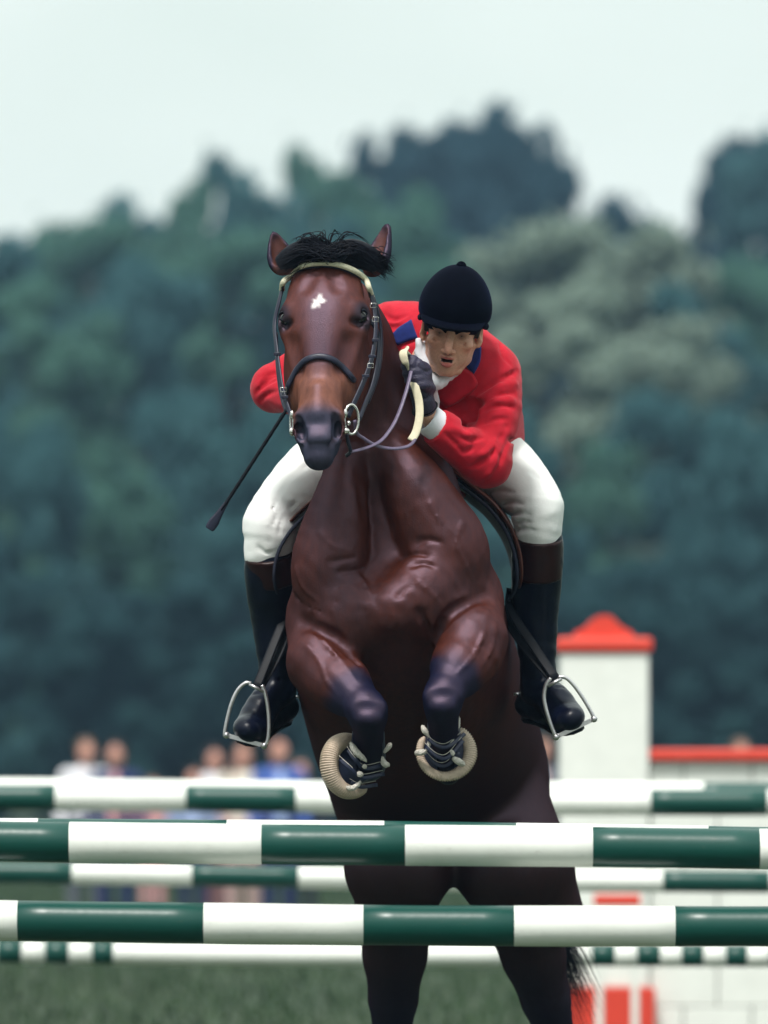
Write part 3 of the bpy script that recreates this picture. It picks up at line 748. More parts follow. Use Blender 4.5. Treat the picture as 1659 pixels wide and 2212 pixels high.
for s_ in (-1, 1):
    a = FL_(s_ * .031, .006, .0715)
    link('eye', mesh_np('eye', np.array(ball(a, .0128)[0]), ball(a, .0128)[1]), M_white_eye, rider)
    a = FL_(s_ * .030, .004, .0790)
    link('iris', mesh_np('iris', np.array(ball(a, .0058)[0]), ball(a, .0058)[1]), M_eye, rider)
# hair under the helmet
Sx = (axis(.03, .003, .34), axis(-.18, .004, .16), axis(2.5, .003, 2.92))
Hh = Sculpt(*Sx)
Hh.ell(FL_(0, .030, -.022), (.081, .080, .092), k=.01, R=FRm)
for s_ in (-1, 1): Hh.cap(FL_(s_ * .072, .03, .012), FL_(s_ * .071, -.004, .020), .011, .006, k=.008)
def plane_cut(S, p, n): 
    def fn(X, Y, Z): return (X - p[0]) * n[0] + (Y - p[1]) * n[1] + (Z - p[2]) * n[2]
    X, Y, Z = S.ax[0][:, None, None], S.ax[1][None, :, None], S.ax[2][None, None, :]
    S.F = np.maximum(S.F, fn(X, Y, Z).astype(np.float32))
Hh.ell(FL_(0, -.04, .065), (.066, .09, .070), k=.006, op='sub', R=FRm)
Hh.obj('hair', M_dark_hair, rider)
# helmet
Hm = Sculpt(*Sx)
Hm.ell(FL_(0, .068, -.008), (.0945, .116, .122), k=.01, R=FRm)
plane_cut(Hm, FL_(0, .038, .07), nrm(-hu_ + hf_ * -.22))
Hm.ell(FL_(0, .060, -.008), (.0955, .085, .120), k=.03, R=FRm)
Hm.chain([FL_(s * .094, .041 - .015 * (f < .03), f) for s, f in ((-1, -.02), (-.98, .02), (-.80, .065), (-.45, .100), (0, .112), (.45, .100), (.80, .065), (.98, .02), (1, -.02))], [.005, .006, .007, .007, .007, .007, .007, .006, .005], k=.012, n=2)
Pk = Sculpt(*Sx)
Pk.loft(FL_(0, .033, .054), hf_, hr_, hu_, .112, [-.3, .0, .3, .6, .8, .92, 1.0], [0] * 7, [.012, .012, .009, .004, .0, -.003, -.005], [.088, .091, .090, .083, .068, .050, .022], [.006] * 7, [.005] * 7, n=2.4, k=.004)
Hm.obj('helmet', M_velvet, rider); hp = Pk.obj('helmet_peak', M_velvet, rider)
v_, f_ = ball(FL_(0, .181, -.005), (.015, .008, .015), seg=14, rings=8); link('helmet_button', mesh_np('helmet_button', np.array(v_), f_), M_velvet, rider)
# coat ------------------------------------------------------------
J = Sculpt(axis(-.40, .0045, .44), axis(-.16, .0055, .35, .012, 1.05), axis(2.02, .0045, 2.78))
J.chain([shL + [0, .02, -.0], P(905, 742, .27), P(980, 765, .24), shR], [.086, .105, .10, .078], k=.05, n=3)
J.chain([P(930, 800, .32), P(985, 860, .42), P(1010, 920, .62), P(1000, 955, .85)], [.15, .155, .15, .16], k=.06, n=3)
J.ell(P(965, 850, .19), (.125, .10, .13), k=.05); J.ell(P(1030, 880, .16), (.10, .09, .12), k=.05)
J.chain([P(1040, 945, .62), P(1075, 985, .66)], [.085, .055], k=.06)         # skirt over the thigh
J.chain([P(860, 940, .62), P(810, 985, .66)], [.085, .05], k=.06)
J.chain([shR + [-.005, 0, .0], P(1070, 880, .10), elR + [.0, .01, .03], elR], [.076, .070, .063, .060], k=.03, n=3)
J.chain([elR, P(1000, 965, -.01), P(938, 917, -.055)], [.062, .058, .050], k=.03, n=3)
J.chain([shL, P(730, 765, .24), elL + [.015, .01, .012], elL], [.080, .072, .064, .058], k=.03, n=3)
J.chain([elL, P(640, 862, .05)], [.060, .048], k=.02)
plane_cut_dir = nrm(P(932, 912, -.06) - P(1000, 965, -.01))
def cuff_cut(S, p, n, rad):
    rg = S.region(p - rad, p + rad); sl, X, Y, Z = rg
    d = (X - p[0]) * n[0] + (Y - p[1]) * n[1] + (Z - p[2]) * n[2]
    near = ((X - p[0]) ** 2 + (Y - p[1]) ** 2 + (Z - p[2]) ** 2) < rad * rad
    S.F[sl] = np.where(near & (d > -.03), np.maximum(S.F[sl], d), S.F[sl]).astype(np.float32)
cuff_cut(J, P(940, 919, -.05), nrm(P(936, 917, -.05) - P(990, 955, -.01) + [0, 0, -.006]), .075)
J.cap(P(925, 908, -.06), P(946, 922, -.05), .040, .040, k=.004, op='sub')
# folds of the cloth
def fold(pts, r, dy=.0, S=J, k=.011, y0=-.8, op='sub', off=0):
    pp = [S.hit(*q, y0=y0) + np.array([0, dy, 0]) for q in pts]; n_ = len(pp)
    r = r * (1.35 if S is J else 1.0)
    S.chain(pp, [r * .3] + [r] * (n_ - 2) + [r * .3] if n_ > 2 else [r, r * .3], k=k, op=op, n=3)
for pts, r in [(((1118, 800), (1085, 818), (1050, 838), (1022, 858)), .0065), (((1112, 850), (1085, 852), (1055, 862)), .006), (((1108, 880), (1075, 876), (1042, 890)), .006),
               (((1098, 905), (1070, 905), (1040, 918)), .005), (((1040, 868), (1015, 890), (1005, 922)), .022), (((1022, 862), (985, 885), (950, 903)), .016),
               (((1100, 950), (1085, 985), (1070, 1020)), .005), (((1085, 940), (1066, 968), (1058, 1005)), .0045), (((1030, 960), (1010, 975), (990, 978)), .005),
               (((1050, 985), (1030, 1005), (1010, 1008)), .004), (((960, 935), (985, 960), (1010, 990)), .004), (((1000, 945), (1020, 950), (1045, 945)), .006),
               (((1080, 740), (1085, 765), (1105, 790)), .004), (((820, 672), (850, 690), (880, 680)), .006), (((830, 700), (850, 706), (868, 700)), .005),
               (((552, 850), (575, 828), (598, 822)), .006), (((560, 868), (580, 850), (602, 845)), .005), (((575, 812), (590, 805), (604, 806)), .005), (((565, 832), (585, 815), (602, 812)), .004),
               (((1095, 920), (1104, 950), (1108, 975)), .006)]:
    fold(pts, r, dy=-.001)
for pts, r in [(((1112, 830), (1080, 835), (1050, 850)), .006), (((1106, 866), (1078, 864), (1050, 875)), .006), (((1070, 955), (1050, 975), (1030, 985)), .007), (((980, 925), (1010, 940), (1040, 930)), .006), (((1070, 990), (1058, 1020), (1040, 1035)), .006)]:
    fold(pts, r, dy=.003, op='add', k=.02)
J.warp((-.4, -.2, 2.0), (.44, .9, 2.8), lambda X, Y, Z: .0012 * np.sin(X * 75 + 3 * np.sin(Z * 41)) * np.sin(Z * 60 + 2 * np.sin(X * 37)))
coat_o = J.obj('coat', M_red, rider)
patch('velvet_collar', J, [[(846, 723), (866, 706), (889, 691)], [(852, 735), (873, 722), (896, 712)], [(859, 746), (880, 738), (903, 731)]], M_navyv, rider, thick=.009)
patch('velvet_collar', J, [[(1024, 747), (1032, 746), (1040, 752)], [(1012, 770), (1026, 775), (1037, 782)], [(1003, 786), (1012, 798), (1024, 808)]], M_navyv, rider, thick=.012)
patch('lapel', J, [[(978, 800), (1000, 796), (1022, 806)], [(958, 824), (992, 824), (1029, 838)], [(938, 850), (950, 868), (963, 881)]], M_red, rider, thick=.014)
patch('lapel', J, [[(868, 752), (885, 744), (901, 738)], [(872, 768), (888, 766), (901, 768)], [(878, 786), (890, 788), (902, 790)]], M_red, rider, thick=.010)
# stock and shirt
St = Sculpt(axis(-.0, .004, .26), axis(-.14, .004, .3), axis(2.38, .004, 2.70))
St.chain([FL_(-.012, -.092, -.01), P(945, 772, .06), P(935, 790, .12)], [.056, .056, .06], k=.02)
St.chain([P(905, 735, .03), P(906, 768, .02), P(922, 805, .0), P(940, 832, .0)], [.009, .011, .014, .016], k=.012, n=3)
St.chain([P(938, 828, -.01), P(955, 822, .01), P(968, 812, .02)], [.016, .018, .010], k=.015)
St.chain([P(936, 838, .01), P(932, 855, .03), P(935, 880, .05)], [.012, .018, .02], k=.01, n=2)
St.ell(FL_(0, -.02, .03), (.062, .078, .06), k=.004, op='sub', R=FRm)
St.warp((0, -.14, 2.3), (.26, .3, 2.7), lambda X, Y, Z: .0018 * np.sin(Z * 160 + X * 210) * np.sin(X * 90))
St.obj('stock_tie', M_shirt, rider)
Cu = Sculpt(axis(.05, .0035, .19), axis(-.16, .004, .04), axis(2.28, .0035, 2.48))
Cu.chain([P(929, 909, -.062), P(962, 934, -.04)], [.0435, .043], k=.004)
Cu.cap(P(905, 892, -.085), P(938, 915, -.058), .034, .032, k=.004, op='sub')
cn_ = nrm(P(929, 909, -.062) - P(962, 934, -.04))
def _pc(S, p, n):
    X, Y, Z = S.ax[0][:, None, None], S.ax[1][None, :, None], S.ax[2][None, None, :]
    S.F = np.maximum(S.F, ((X - p[0]) * n[0] + (Y - p[1]) * n[1] + (Z - p[2]) * n[2]).astype(np.float32))
_pc(Cu, P(921, 903, -.068), cn_)
Cu.obj('shirt_cuff', M_shirt, rider)
# watch
wd = nrm(P(905, 850, -.11) - wrR); wr_c = wrR * .75 + P(905, 850, -.11) * .25
wu, wr_, wf = frame(wd, (0, -1, 0))
ring = [wr_c + (wr_ * math.cos(a) * .029 + wf * math.sin(a) * .0285) for a in np.linspace(0, 2 * math.pi, 13)[:-1]]
wt = sweep('wristwatch', ring, M_black, rider, w=.0095, h=.0025, closed=True, up=None, nsec=8, power=4, sub=3)
for p_ in (): pass
# gloves: palm, four curled fingers and thumb
def glove(palm_a, palm_b, knk, curl, tipd, thumb, r=.0118, grid=None):
    G = Sculpt(*grid)
    G.chain([palm_a, palm_b], [.030, .034], k=.02, flat=(curl, .9))
    for (a, b, c, d) in knk: G.chain([a, b, c, d], [r * 1.12, r * 1.1, r, r * .85], k=.007, n=3)
    G.chain(thumb, [.015, .0135, .0125, .010], k=.012, n=3)
    return G
kn_ = []
for i, (kx, ky, L_) in enumerate([(884, 791, 34), (887, 807, 37), (892, 822, 36), (898, 836, 31)]):
    base = P(kx + 34, ky + 6 - i * 1.0, -.115); k1 = P(kx + 16, ky - 4, -.160); k2 = P(kx - 8, ky - 1, -.152); tip = P(kx - 4, ky + 5, -.112)
    kn_.append((base, k1, k2, tip))
G1 = glove(P(908, 842, -.115), P(910, 806, -.12), kn_, np.array([1., 0, 0]), None, [P(914, 812, -.14), P(906, 790, -.155), P(890, 777, -.150), P(878, 780, -.140)],
           grid=(axis(.02, .0028, .19), axis(-.22, .0035, -.02), axis(2.36, .0028, 2.64)))
G1.chain([P(908, 840, -.115), P(914, 866, -.105), P(918, 878, -.098)], [.032, .030, .031], k=.012)
for q in (((905, 772), (900, 782), (902, 792)), ((915, 800), (925, 802), (932, 798)), ((905, 858), (916, 862), (928, 856))): 
    pp = [G1.hit(*z, y0=-.3) for z in q]; G1.chain(pp, [.001, .0025, .001], k=.006, op='sub', n=2)
G1.obj('glove', M_glove, rider)
kn2 = []
for i, (kx, ky) in enumerate([(668, 838), (664, 852), (660, 865), (655, 877)]):
    kn2.append((P(kx - 24, ky, .03), P(kx - 14, ky - 2, -.02), P(kx + 8, ky, -.02), P(kx + 6, ky + 3, .02)))
G2 = glove(P(648, 872, .035), P(650, 845, .035), kn2, np.array([1., 0, 0]), None, [P(650, 835, .03), P(656, 826, .005), P(668, 823, -.01), P(678, 826, -.0)], grid=(axis(-.28, .004, -.12), axis(-.08, .004, .1), axis(2.38, .004, 2.56)))
G2.chain([P(648, 865, .03), P(640, 860, .06)], [.03, .031], k=.012)
G2.obj('glove', M_glove, rider)
# breeches ---------------------------------------------------------
Br = Sculpt(axis(-.42, .006, .54), axis(.20, .006, .55, .012, 1.05), axis(1.68, .0055, 2.50))
Br.chain([P(830, 985, .85), P(985, 985, .85)], [.12, .12], k=.06)
Br.chain([hipL, hipL * .5 + knL * .5 + [-.012, 0, .016], knL + [.008, .02, 0], knL + [.012, 0.005, -.045], P(571, 1200, .34)], [.122, .100, .068, .064, .055], k=.03, n=4)
Br.chain([hipR, hipR * .5 + knR * .5 + [.012, 0, .010], knR + [-.004, .02, .01], knR + [0, .005, -.04], P(1163, 1165, .34)], [.112, .094, .070, .064, .057], k=.03, n=4)
for pts, r in [(((1105, 1135), (1128, 1128), (1150, 1130)), .007), (((1108, 1147), (1132, 1142), (1158, 1146)), .006), (((1095, 1118), (1120, 1108), (1145, 1112)), .0075), (((1075, 1098), (1100, 1085), (1130, 1090)), .007),
               (((1045, 1072), (1075, 1060), (1110, 1065)), .006), (((640, 1085), (610, 1120), (600, 1160)), .002), (((600, 1110), (585, 1145), (583, 1185)), .0015), (((560, 1185), (575, 1195), (590, 1190)), .003), (((668, 1002), (630, 1030), (598, 1078), (578, 1140)), .0016), (((1150, 1020), (1180, 1055), (1196, 1100), (1198, 1145)), .0012)]:
    fold(pts, r, S=Br, k=.018)
Br.warp((-.5, .1, 1.6), (.6, 1, 2.2), lambda X, Y, Z: .0012 * np.sin(X * 55 + Z * 35 + 2 * np.sin(Z * 60)) * np.sin(Z * 70 - X * 20))
Br.obj('breeches', M_breech, rider)
# boots --------------------------------------------------------------
def boot(sg, top, mid, ank, heel, ball_, toe, grid, cuffpts, tilt):
    S = Sculpt(*grid)
    S.chain([top, top * .55 + mid * .45, mid, ank], [.068, .066, .060, .044], k=.02, n=4)
    S.chain([ank, heel + [0, 0, .01]], [.046, .034], k=.03)
    S.chain([ank + [0, -.015, -.02], ball_ * .6 + ank * .4 + [0, 0, .012], ball_, toe], [.046, .044, .048, .041], k=.025, n=3, flat=(tilt, .84))
    S.chain([heel, heel * .4 + ball_ * .6 + [0, 0, -.012]], [.032, .03], k=.02)
    for t in (.15, .3, .45):      # creases over the instep
        c = ank * (1 - t) + ball_ * t + [0, -.05, .03]
        S.chain([c + [-.035, .02, -.004], c + [0, 0, .004], c + [.035, .02, -.002]], [.001, .0055, .001], k=.012, op='sub', n=2)
    for t in (.0, .12):
        c = ank + [0, -.044, .01 + t * .3]; S.chain([c + [-.03, .02, .006], c, c + [.03, .02, -.004]], [.001, .005, .001], k=.014, op='sub', n=2)
    S.warp([-9] * 3, [9] * 3, lambda X, Y, Z: .0009 * np.sin(X * 60 + Z * 45 + 2 * np.sin(Z * 50)) * np.sin(Z * 62 + Y * 50))
    b = S.obj('boot', M_boot, rider)
    C_ = Sculpt(*grid)
    C_.chain(cuffpts, [.0715, .0695], k=.01)
    n0 = nrm(cuffpts[1] - cuffpts[0])
    _pc(C_, cuffpts[1], n0); _pc(C_, cuffpts[0], -n0)
    C_.obj('boot_cuff', M_cuffb, b)
    # sole and heel block
    d = toe - heel; u_, r_, f_ = frame(d, -tilt)
    def solev(t, w_): return heel + d * t + f_ * .036, w_
    V = []; Fs = []
    prof = [(-.1, .020), (.0, .028), (.25, .024), (.5, .030), (.75, .041), (.92, .040), (1.03, .030), (1.09, .014)]
    for t, w_ in prof:
        c = heel + d * t - np.cross(r_, u_) * 0
        for sx, sy in ((-1, 0), (1, 0), (1, 1), (-1, 1)): V.append(c + r_ * w_ * sx + f_ * (.030 + .009 * sy))
    for i in range(len(prof) - 1):
        for k in range(4): Fs.append((i * 4 + k, i * 4 + (k + 1) % 4, i * 4 + 4 + (k + 1) % 4, i * 4 + 4 + k))
    Fs += [(0, 1, 2, 3), tuple(4 * (len(prof) - 1) + k for k in (3, 2, 1, 0))]
    merge('sole', [(V, Fs)], M_black, b, smooth=False)
    return S
tiltL = nrm([.36, -.18, 1.0]); tiltR = nrm([-.36, -.18, 1.0])
heelL, ballL, toeL = P(618, 1532, .52), P(547, 1571, .33), P(537, 1577, .275)
heelR, ballR, toeR = P(1140, 1526, .52), P(1219, 1546, .33), P(1232, 1553, .275)
bootL = boot(-1, P(582, 1212, .35), P(592, 1340, .42), anL + [.01, 0, .0], heelL, ballL, toeL, (axis(-.46, .005, -.18), axis(.18, .006, .62), axis(1.46, .005, 2.06)), [P(590, 1256, .37), P(581, 1196, .335)], tiltL)
bootR = boot(1, P(1162, 1165, .35), P(1157, 1330, .42), anR + [.003, 0, .0], heelR, ballR, toeR, (axis(.24, .005, .58), axis(.18, .006, .62), axis(1.46, .005, 2.12)), [P(1160, 1246, .38), P(1163, 1160, .34)], tiltR)
# spurs
for hl, sgn in ((heelL, -1), (heelR, 1)):
    c = hl + np.array([0, -.0, .035]); pr = [c + [-.036, -.05, 0], c + [-.034, .0, 0], c + [0, .036, 0], c + [.034, 0, 0], c + [.036, -.05, 0]]
    sweep('spur', pr, M_silver, rider, w=.0045, nsec=6)
# ================================================================ BRIDLE, REINS, SADDLE, BOOTS, CROP
M_strap = mat('bridle_leather', (.009, .010, .030), rough=.42, var=.3, vscale=60, bump=.1, bscale=200)
M_band = mat('browband_rope', (.82, .77, .58), rough=.6, var=.2, vscale=160, bump=.5, bscale=420)
M_steel = mat('bit_steel', (.70, .68, .66), rough=.22, var=.1, vscale=60, metal=.95)
M_rubber = mat('cream_rubber_grip', (.72, .64, .47), rough=.55, var=.10, vscale=60, bump=.15, bscale=500)
M_rein = mat('rein_leather', (.13, .10, .17), rough=.4, var=.25, vscale=60, bump=.1, bscale=220)
M_saddle = mat('saddle_leather', (.095, .022, .012), rough=.38, var=.3, vscale=25, bump=.08, bscale=120)
M_pad = mat('navy_saddle_cloth', (.004, .006, .022), rough=.8, var=.2, vscale=50, bump=.2, bscale=300)
M_fleece = mat('cream_fleece', (.66, .62, .56), rough=.95, var=.15, vscale=120, bump=.8, bscale=260)
M_ribbed = mat('ribbed_rubber', (.52, .41, .32), rough=.6, var=.18, vscale=80, bump=.2, bscale=300)
M_shell = mat('navy_boot_shell', (.008, .012, .040), rough=.4, var=.3, vscale=50, bump=.1, bscale=200)
bridle = empty('bridle', P(706, 585, -.22), label='dark leather bridle with a cream roped browband on the horse head', cat='bridle')
def drape(pts, off=.004, y0=-.8):
    out = []
    for q in pts:
        if len(q) == 3: out.append(P(*q)); continue
        h = H.hit(q[0], q[1], y0=y0, y1=.1); n_ = H.normal(h); out.append(h + n_ * off)
    return out
def drape_n(pts):
    r = []
    for q in pts:
        h = H.hit(q[0], q[1], y1=.1) if len(q) == 2 else P(*q); r.append(nrm(H.normal(h) + [0, -.3, 0]))
    return r
bb = [(609, 630, -.20), (613, 612, -.26), (628, 595), (655, 583), (690, 577), (725, 579), (758, 590), (783, 607), (797, 626, -.27), (803, 645, -.20)]
Q = catmull(drape(bb, .007), 4); NQ = None
sweep('browband', Q, M_strap, bridle, w=.0085, h=.004, power=3, sub=2, up=drape_n(bb))
Q2 = Q + np.array([0, -.0095, .0045]); sweep('browband_rope', Q2, M_band, bridle, w=.0080, sub=2, nsec=10)
for i in range(0):
    pass
nb = [(617, 850, -.30), (621, 836, -.35), (632, 820), (645, 797), (664, 778), (690, 771), (716, 777), (738, 794), (757, 815), (772, 832, -.33), (780, 850, -.27)]
sweep('noseband', drape(nb, .005), M_strap, bridle, w=.0085, h=.0042, power=3, up=drape_n(nb))
# cheek straps: headpiece down to the bit on both sides
sweep('cheekpiece', [P(*q) for q in ((612, 615, -.22), (602, 655, -.235), (593, 700, -.245), (596, 740, -.285), (602, 790, -.325), (610, 840, -.36), (622, 880, -.395), (631, 903, -.42))], M_strap, bridle, w=.0075, h=.003, power=3, up=nrm([-1, -.8, 0]))
sweep('cheekpiece', [P(*q) for q in ((598, 720, -.23), (598, 780, -.28), (606, 850, -.31), (618, 890, -.36))], M_strap, bridle, w=.006, h=.003, power=3, up=nrm([-1, -.6, 0]))
sweep('cheekpiece', [P(*q) for q in ((800, 625, -.24), (808, 665, -.25), (812, 700, -.27), (808, 750, -.31), (797, 795, -.345), (781, 835, -.375), (765, 870, -.40), (752, 900, -.425))], M_strap, bridle, w=.0085, h=.003, power=3, up=nrm([1, -.9, 0]))
sweep('cheekpiece', [P(*q) for q in ((792, 690, -.29), (806, 700, -.275), (818, 730, -.25), (816, 780, -.27), (806, 830, -.30), (790, 870, -.34), (776, 905, -.38))], M_strap, bridle, w=.007, h=.003, power=3, up=nrm([.8, -1, 0]))
sweep('throatlatch', [P(*q) for q in ((806, 640, -.20), (822, 700, -.18), (824, 760, -.20), (815, 815, -.24), (795, 870, -.27))], M_strap, bridle, w=.006, h=.0028, power=3, up=nrm([1, -.7, 0]))
for q in ((806, 660, -.262), (811, 690, -.285), (800, 790, -.36), (612, 842, -.375)):
    sweep('buckle', [P(*q) + [a, -.006, b] for a, b in ((-.008, -.006), (.008, -.006), (.008, .006), (-.008, .006))], M_steel, bridle, w=.0011, sub=0, closed=True, nsec=5)
for q in ((804, 770, -.352), (790, 812, -.376), (615, 858, -.39), (811, 735, -.312), (599, 765, -.31)):
    v_, f_ = box(P(*q) + [0, -.003, 0], (.020, .008, .008), .001); link('strap_keeper', mesh_np('strap_keeper', np.array(v_), f_, False), M_strap, bridle)
# bit: rings and cheek bars
bit = sweep('bit', [P(632, 935, -.42), P(652, 944, -.38), P(690, 946, -.37), P(726, 944, -.38), P(747, 930, -.43)], M_steel, bridle, w=.006, nsec=8)
def ringpts(c, r1, r2, tilt=0, n=12):
    c = P(*c); R_ = nrm([math.cos(tilt), math.sin(tilt), 0]); return [c + R_ * math.cos(a) * r1 + np.array([0, 0, 1]) * math.sin(a) * r2 for a in np.linspace(0, 2 * math.pi, n, endpoint=False)]
sweep('bit_ring', ringpts((759, 906, -.42), .022, .040, tilt=.5), M_steel, bit, w=.0042, closed=True, nsec=8, sub=3)
sweep('bit_ring', ringpts((631, 915, -.42), .007, .030, tilt=-.9), M_steel, bit, w=.004, closed=True, nsec=8, sub=3)
for q, r in (((746, 893, -.445), (.006, .006, .013)), ((747, 931, -.445), (.011, .008, .009)), ((631, 896, -.44), (.0055, .006, .012)), ((630, 932, -.44), (.007, .007, .010)), ((753, 914, -.44), (.006, .006, .007))):
    v_, f_ = ball(P(*q), r, seg=12, rings=8); link('bit_joint', mesh_np('bit_joint', np.array(v_), f_), M_steel, bit)
sweep('curb_strap', [P(*q) for q in ((749, 938, -.43), (752, 955, -.42), (757, 975, -.40), (748, 985, -.38))], M_strap, bridle, w=.0055, h=.003, up=(0, -1, .2))
# reins
sweep('rein', [P(*q) for q in ((756, 976, -.40), (775, 972, -.37), (800, 964, -.34), (825, 950, -.31), (848, 920, -.28), (863, 888, -.25), (876, 850, -.22), (884, 820, -.20), (888, 802, -.185))], M_rein, bridle, w=.0058, h=.0026, up=nrm([-.5, -1, .3]))
sweep('rein', [P(*q) for q in ((766, 908, -.41), (771, 935, -.39), (786, 947, -.36), (812, 962, -.32), (845, 969, -.29), (875, 966, -.25), (890, 958, -.22), (898, 946, -.205))], M_rein, bridle, w=.0050, h=.0026, up=nrm([0, -1, .3]))
sweep('rein_grip', [P(*q) for q in ((888, 952, -.21), (899, 932, -.20), (906, 900, -.19), (905, 868, -.18), (898, 840, -.175), (891, 818, -.165))], M_rubber, bridle, w=.0115, h=.003, power=4, up=nrm([-.1, -1, 0]))
sweep('rein_grip', [P(*q) for q in ((886, 800, -.15), (878, 788, -.185), (873, 775, -.19), (871, 762, -.185), (876, 755, -.165), (882, 765, -.14), (886, 790, -.12))], M_rubber, bridle, w=.0115, h=.003, power=4, up=nrm([-.55, -1, .35]), taper=[.7, .75, 1, 1.1, 1.1, 1, .9])
sweep('rein', [P(*q) for q in ((630, 925, -.42), (636, 905, -.30), (650, 880, -.12), (664, 858, -.03))], M_rein, bridle, w=.0055, h=.0026, up=(0, -.3, 1))
sweep('martingale_strap', [P(*q) for q in ((768, 975, -.20), (785, 1040, -.16), (806, 1110, -.16), (826, 1190, -.185), (840, 1260, -.235))], M_strap, bridle, w=.007, h=.003, up=(0, -1, 0)) if False else None
# riding crop in the hidden hand
crop = empty('riding_crop', P(650, 842, -.02), label='black braided riding crop with a flat leather flap pointing down from the red sleeve', cat='crop')
ca, cb = P(674, 800, -.04), P(478, 1103, -.02)
pts = [ca + (cb - ca) * t for t in np.linspace(0, 1, 34)]
V, Fs = sweep('x', pts, None, w=.0058, sub=0, ret=True, taper=[1.5, 1.4, 1.25, 1.0] + [.9 + .10 * (i % 2) for i in range(28)] + [.8, .7])
merge('shaft', [(V, Fs)], M_black, crop)
sweep('handle_grip', [ca, ca + (cb - ca) * .25], M_glove, crop, w=.0095, sub=4)
dcr = nrm(cb - ca)
sweep('flap', [cb - dcr * .03, cb + dcr * .015, cb + dcr * .035, cb + dcr * .055, cb + dcr * .062], M_strap, crop, w=.0155, h=.0035, power=3, taper=[.35, .72, 1.0, .95, .7], up=(0.1, -1, .1))
# saddle ------------------------------------------------------------
saddle = empty('saddle', P(900, 1100, .6), label='brown leather jumping saddle on a navy cloth under the rider', cat='saddle')
def flap(name, prof, y_in, y_out, thick, m, grow=1.0, parent=None):
    C = catmull([(a, b, 0) for a, b in prof], 5); n = len(C); ny = 9; V = []
    for side in (0, 1):
        for i in range(n):
            t = i / (n - 1); bulge = math.sin(math.pi * min(1, t * 1.0)) 
            ya = y_in + .16 * max(0, (t - .72) / .28) ** 2 + .10 * (1 - min(1, t * 2.2)); yb = y_out - .20 * max(0, (t - .75) / .25) ** 2
            a = C[max(0, i - 1)]; b = C[min(n - 1, i + 1)]; T = nrm(b - a); out = np.array([T[1], -T[0]]); 
            if out[0] * (1 if C[i][0] > 860 else -1) < 0: out = -out
            for j in range(ny):
                s = j / (ny - 1); y = ya + (yb - ya) * s; p = P(C[i][0], C[i][1], ya)
                sway = .012 * math.sin(math.pi * s)
                off = thick * (1 if side else 0) * (.6 if j in (0, ny - 1) else 1) + sway
                V.append([p[0] + out[0] * off, y, p[2] - out[1] * off])
    Fs = []; N = n * ny
    for i in range(n - 1):
        for j in range(ny - 1):
            q = (i * ny + j, i * ny + j + 1, (i + 1) * ny + j + 1, (i + 1) * ny + j); Fs += [q, tuple(N + x for x in q[::-1])]
    ring = [i * ny for i in range(n)] + [(n - 1) * ny + j for j in range(1, ny)] + [i * ny + ny - 1 for i in range(n - 2, -1, -1)] + [j for j in range(ny - 2, 0, -1)]
    for q in range(len(ring)): x, y = ring[q], ring[(q + 1) % len(ring)]; Fs.append((x, y, N + y, N + x))
    ob = merge(name, [(V, Fs)], m, parent)
    edge = [np.array(V[N + i * ny]) + [0, -.002, 0] for i in range(n)]
    return ob, edge
profL = [(800, 1000), (735, 1040), (690, 1075), (655, 1105), (618, 1145), (594, 1190), (587, 1235), (594, 1272), (608, 1290)]
profR = [(930, 990), (985, 1030), (1030, 1065), (1065, 1095), (1098, 1140), (1117, 1190), (1122, 1235), (1117, 1268), (1104, 1286)]
for pr, s in ((profL, -1), (profR, 1)):
    ob, ed = flap('flap', pr, .30, .82, .012, M_saddle, parent=saddle)
    sweep('flap_edge', ed, M_saddle, ob, w=.004, sub=0, nsec=6)
    pad, ed = flap('saddle_cloth', [(x - s * 9, y + 9) for x, y in pr], .27, .88, .008, M_pad, parent=saddle)
    sweep('cloth_binding', ed, M_pad, pad, w=.0055, sub=0, nsec=6)
Sd = Sculpt(axis(-.2, .01, .3), axis(.3, .01, 1.1), axis(2.1, .01, 2.5))
Sd.chain([P(885, 1050, .42), P(890, 1075, .6), P(895, 1050, .8), P(900, 1000, .95)], [.05, .10, .13, .09], k=.05, n=3)
Sd.obj('seat', M_saddle, saddle)
for (a, b) in (((618, 1318, .38), (553, 1487, .262)), ((1104, 1318, .38), (1201, 1466, .262))):
    A_, B_ = P(*a), P(*b); sx = -1 if a[0] < 860 else 1
    sweep('stirrup_leather', [A_ + [0, .05, .06], A_, A_ * .5 + B_ * .5 + [0, -.006, -.004], B_], M_black, saddle, w=.0135, h=.0022, power=4, up=(sx * .3, -1, 0))
    sweep('stirrup_leather', [A_ + [0, .07, .02], A_ + [-sx * .012, .03, -.02], A_ * .5 + B_ * .5 + [-sx * .022, .02, -.012], B_ + [-sx * .008, .012, -.004]], M_black, saddle, w=.0125, h=.0022, power=4, up=(sx * .3, -1, 0))
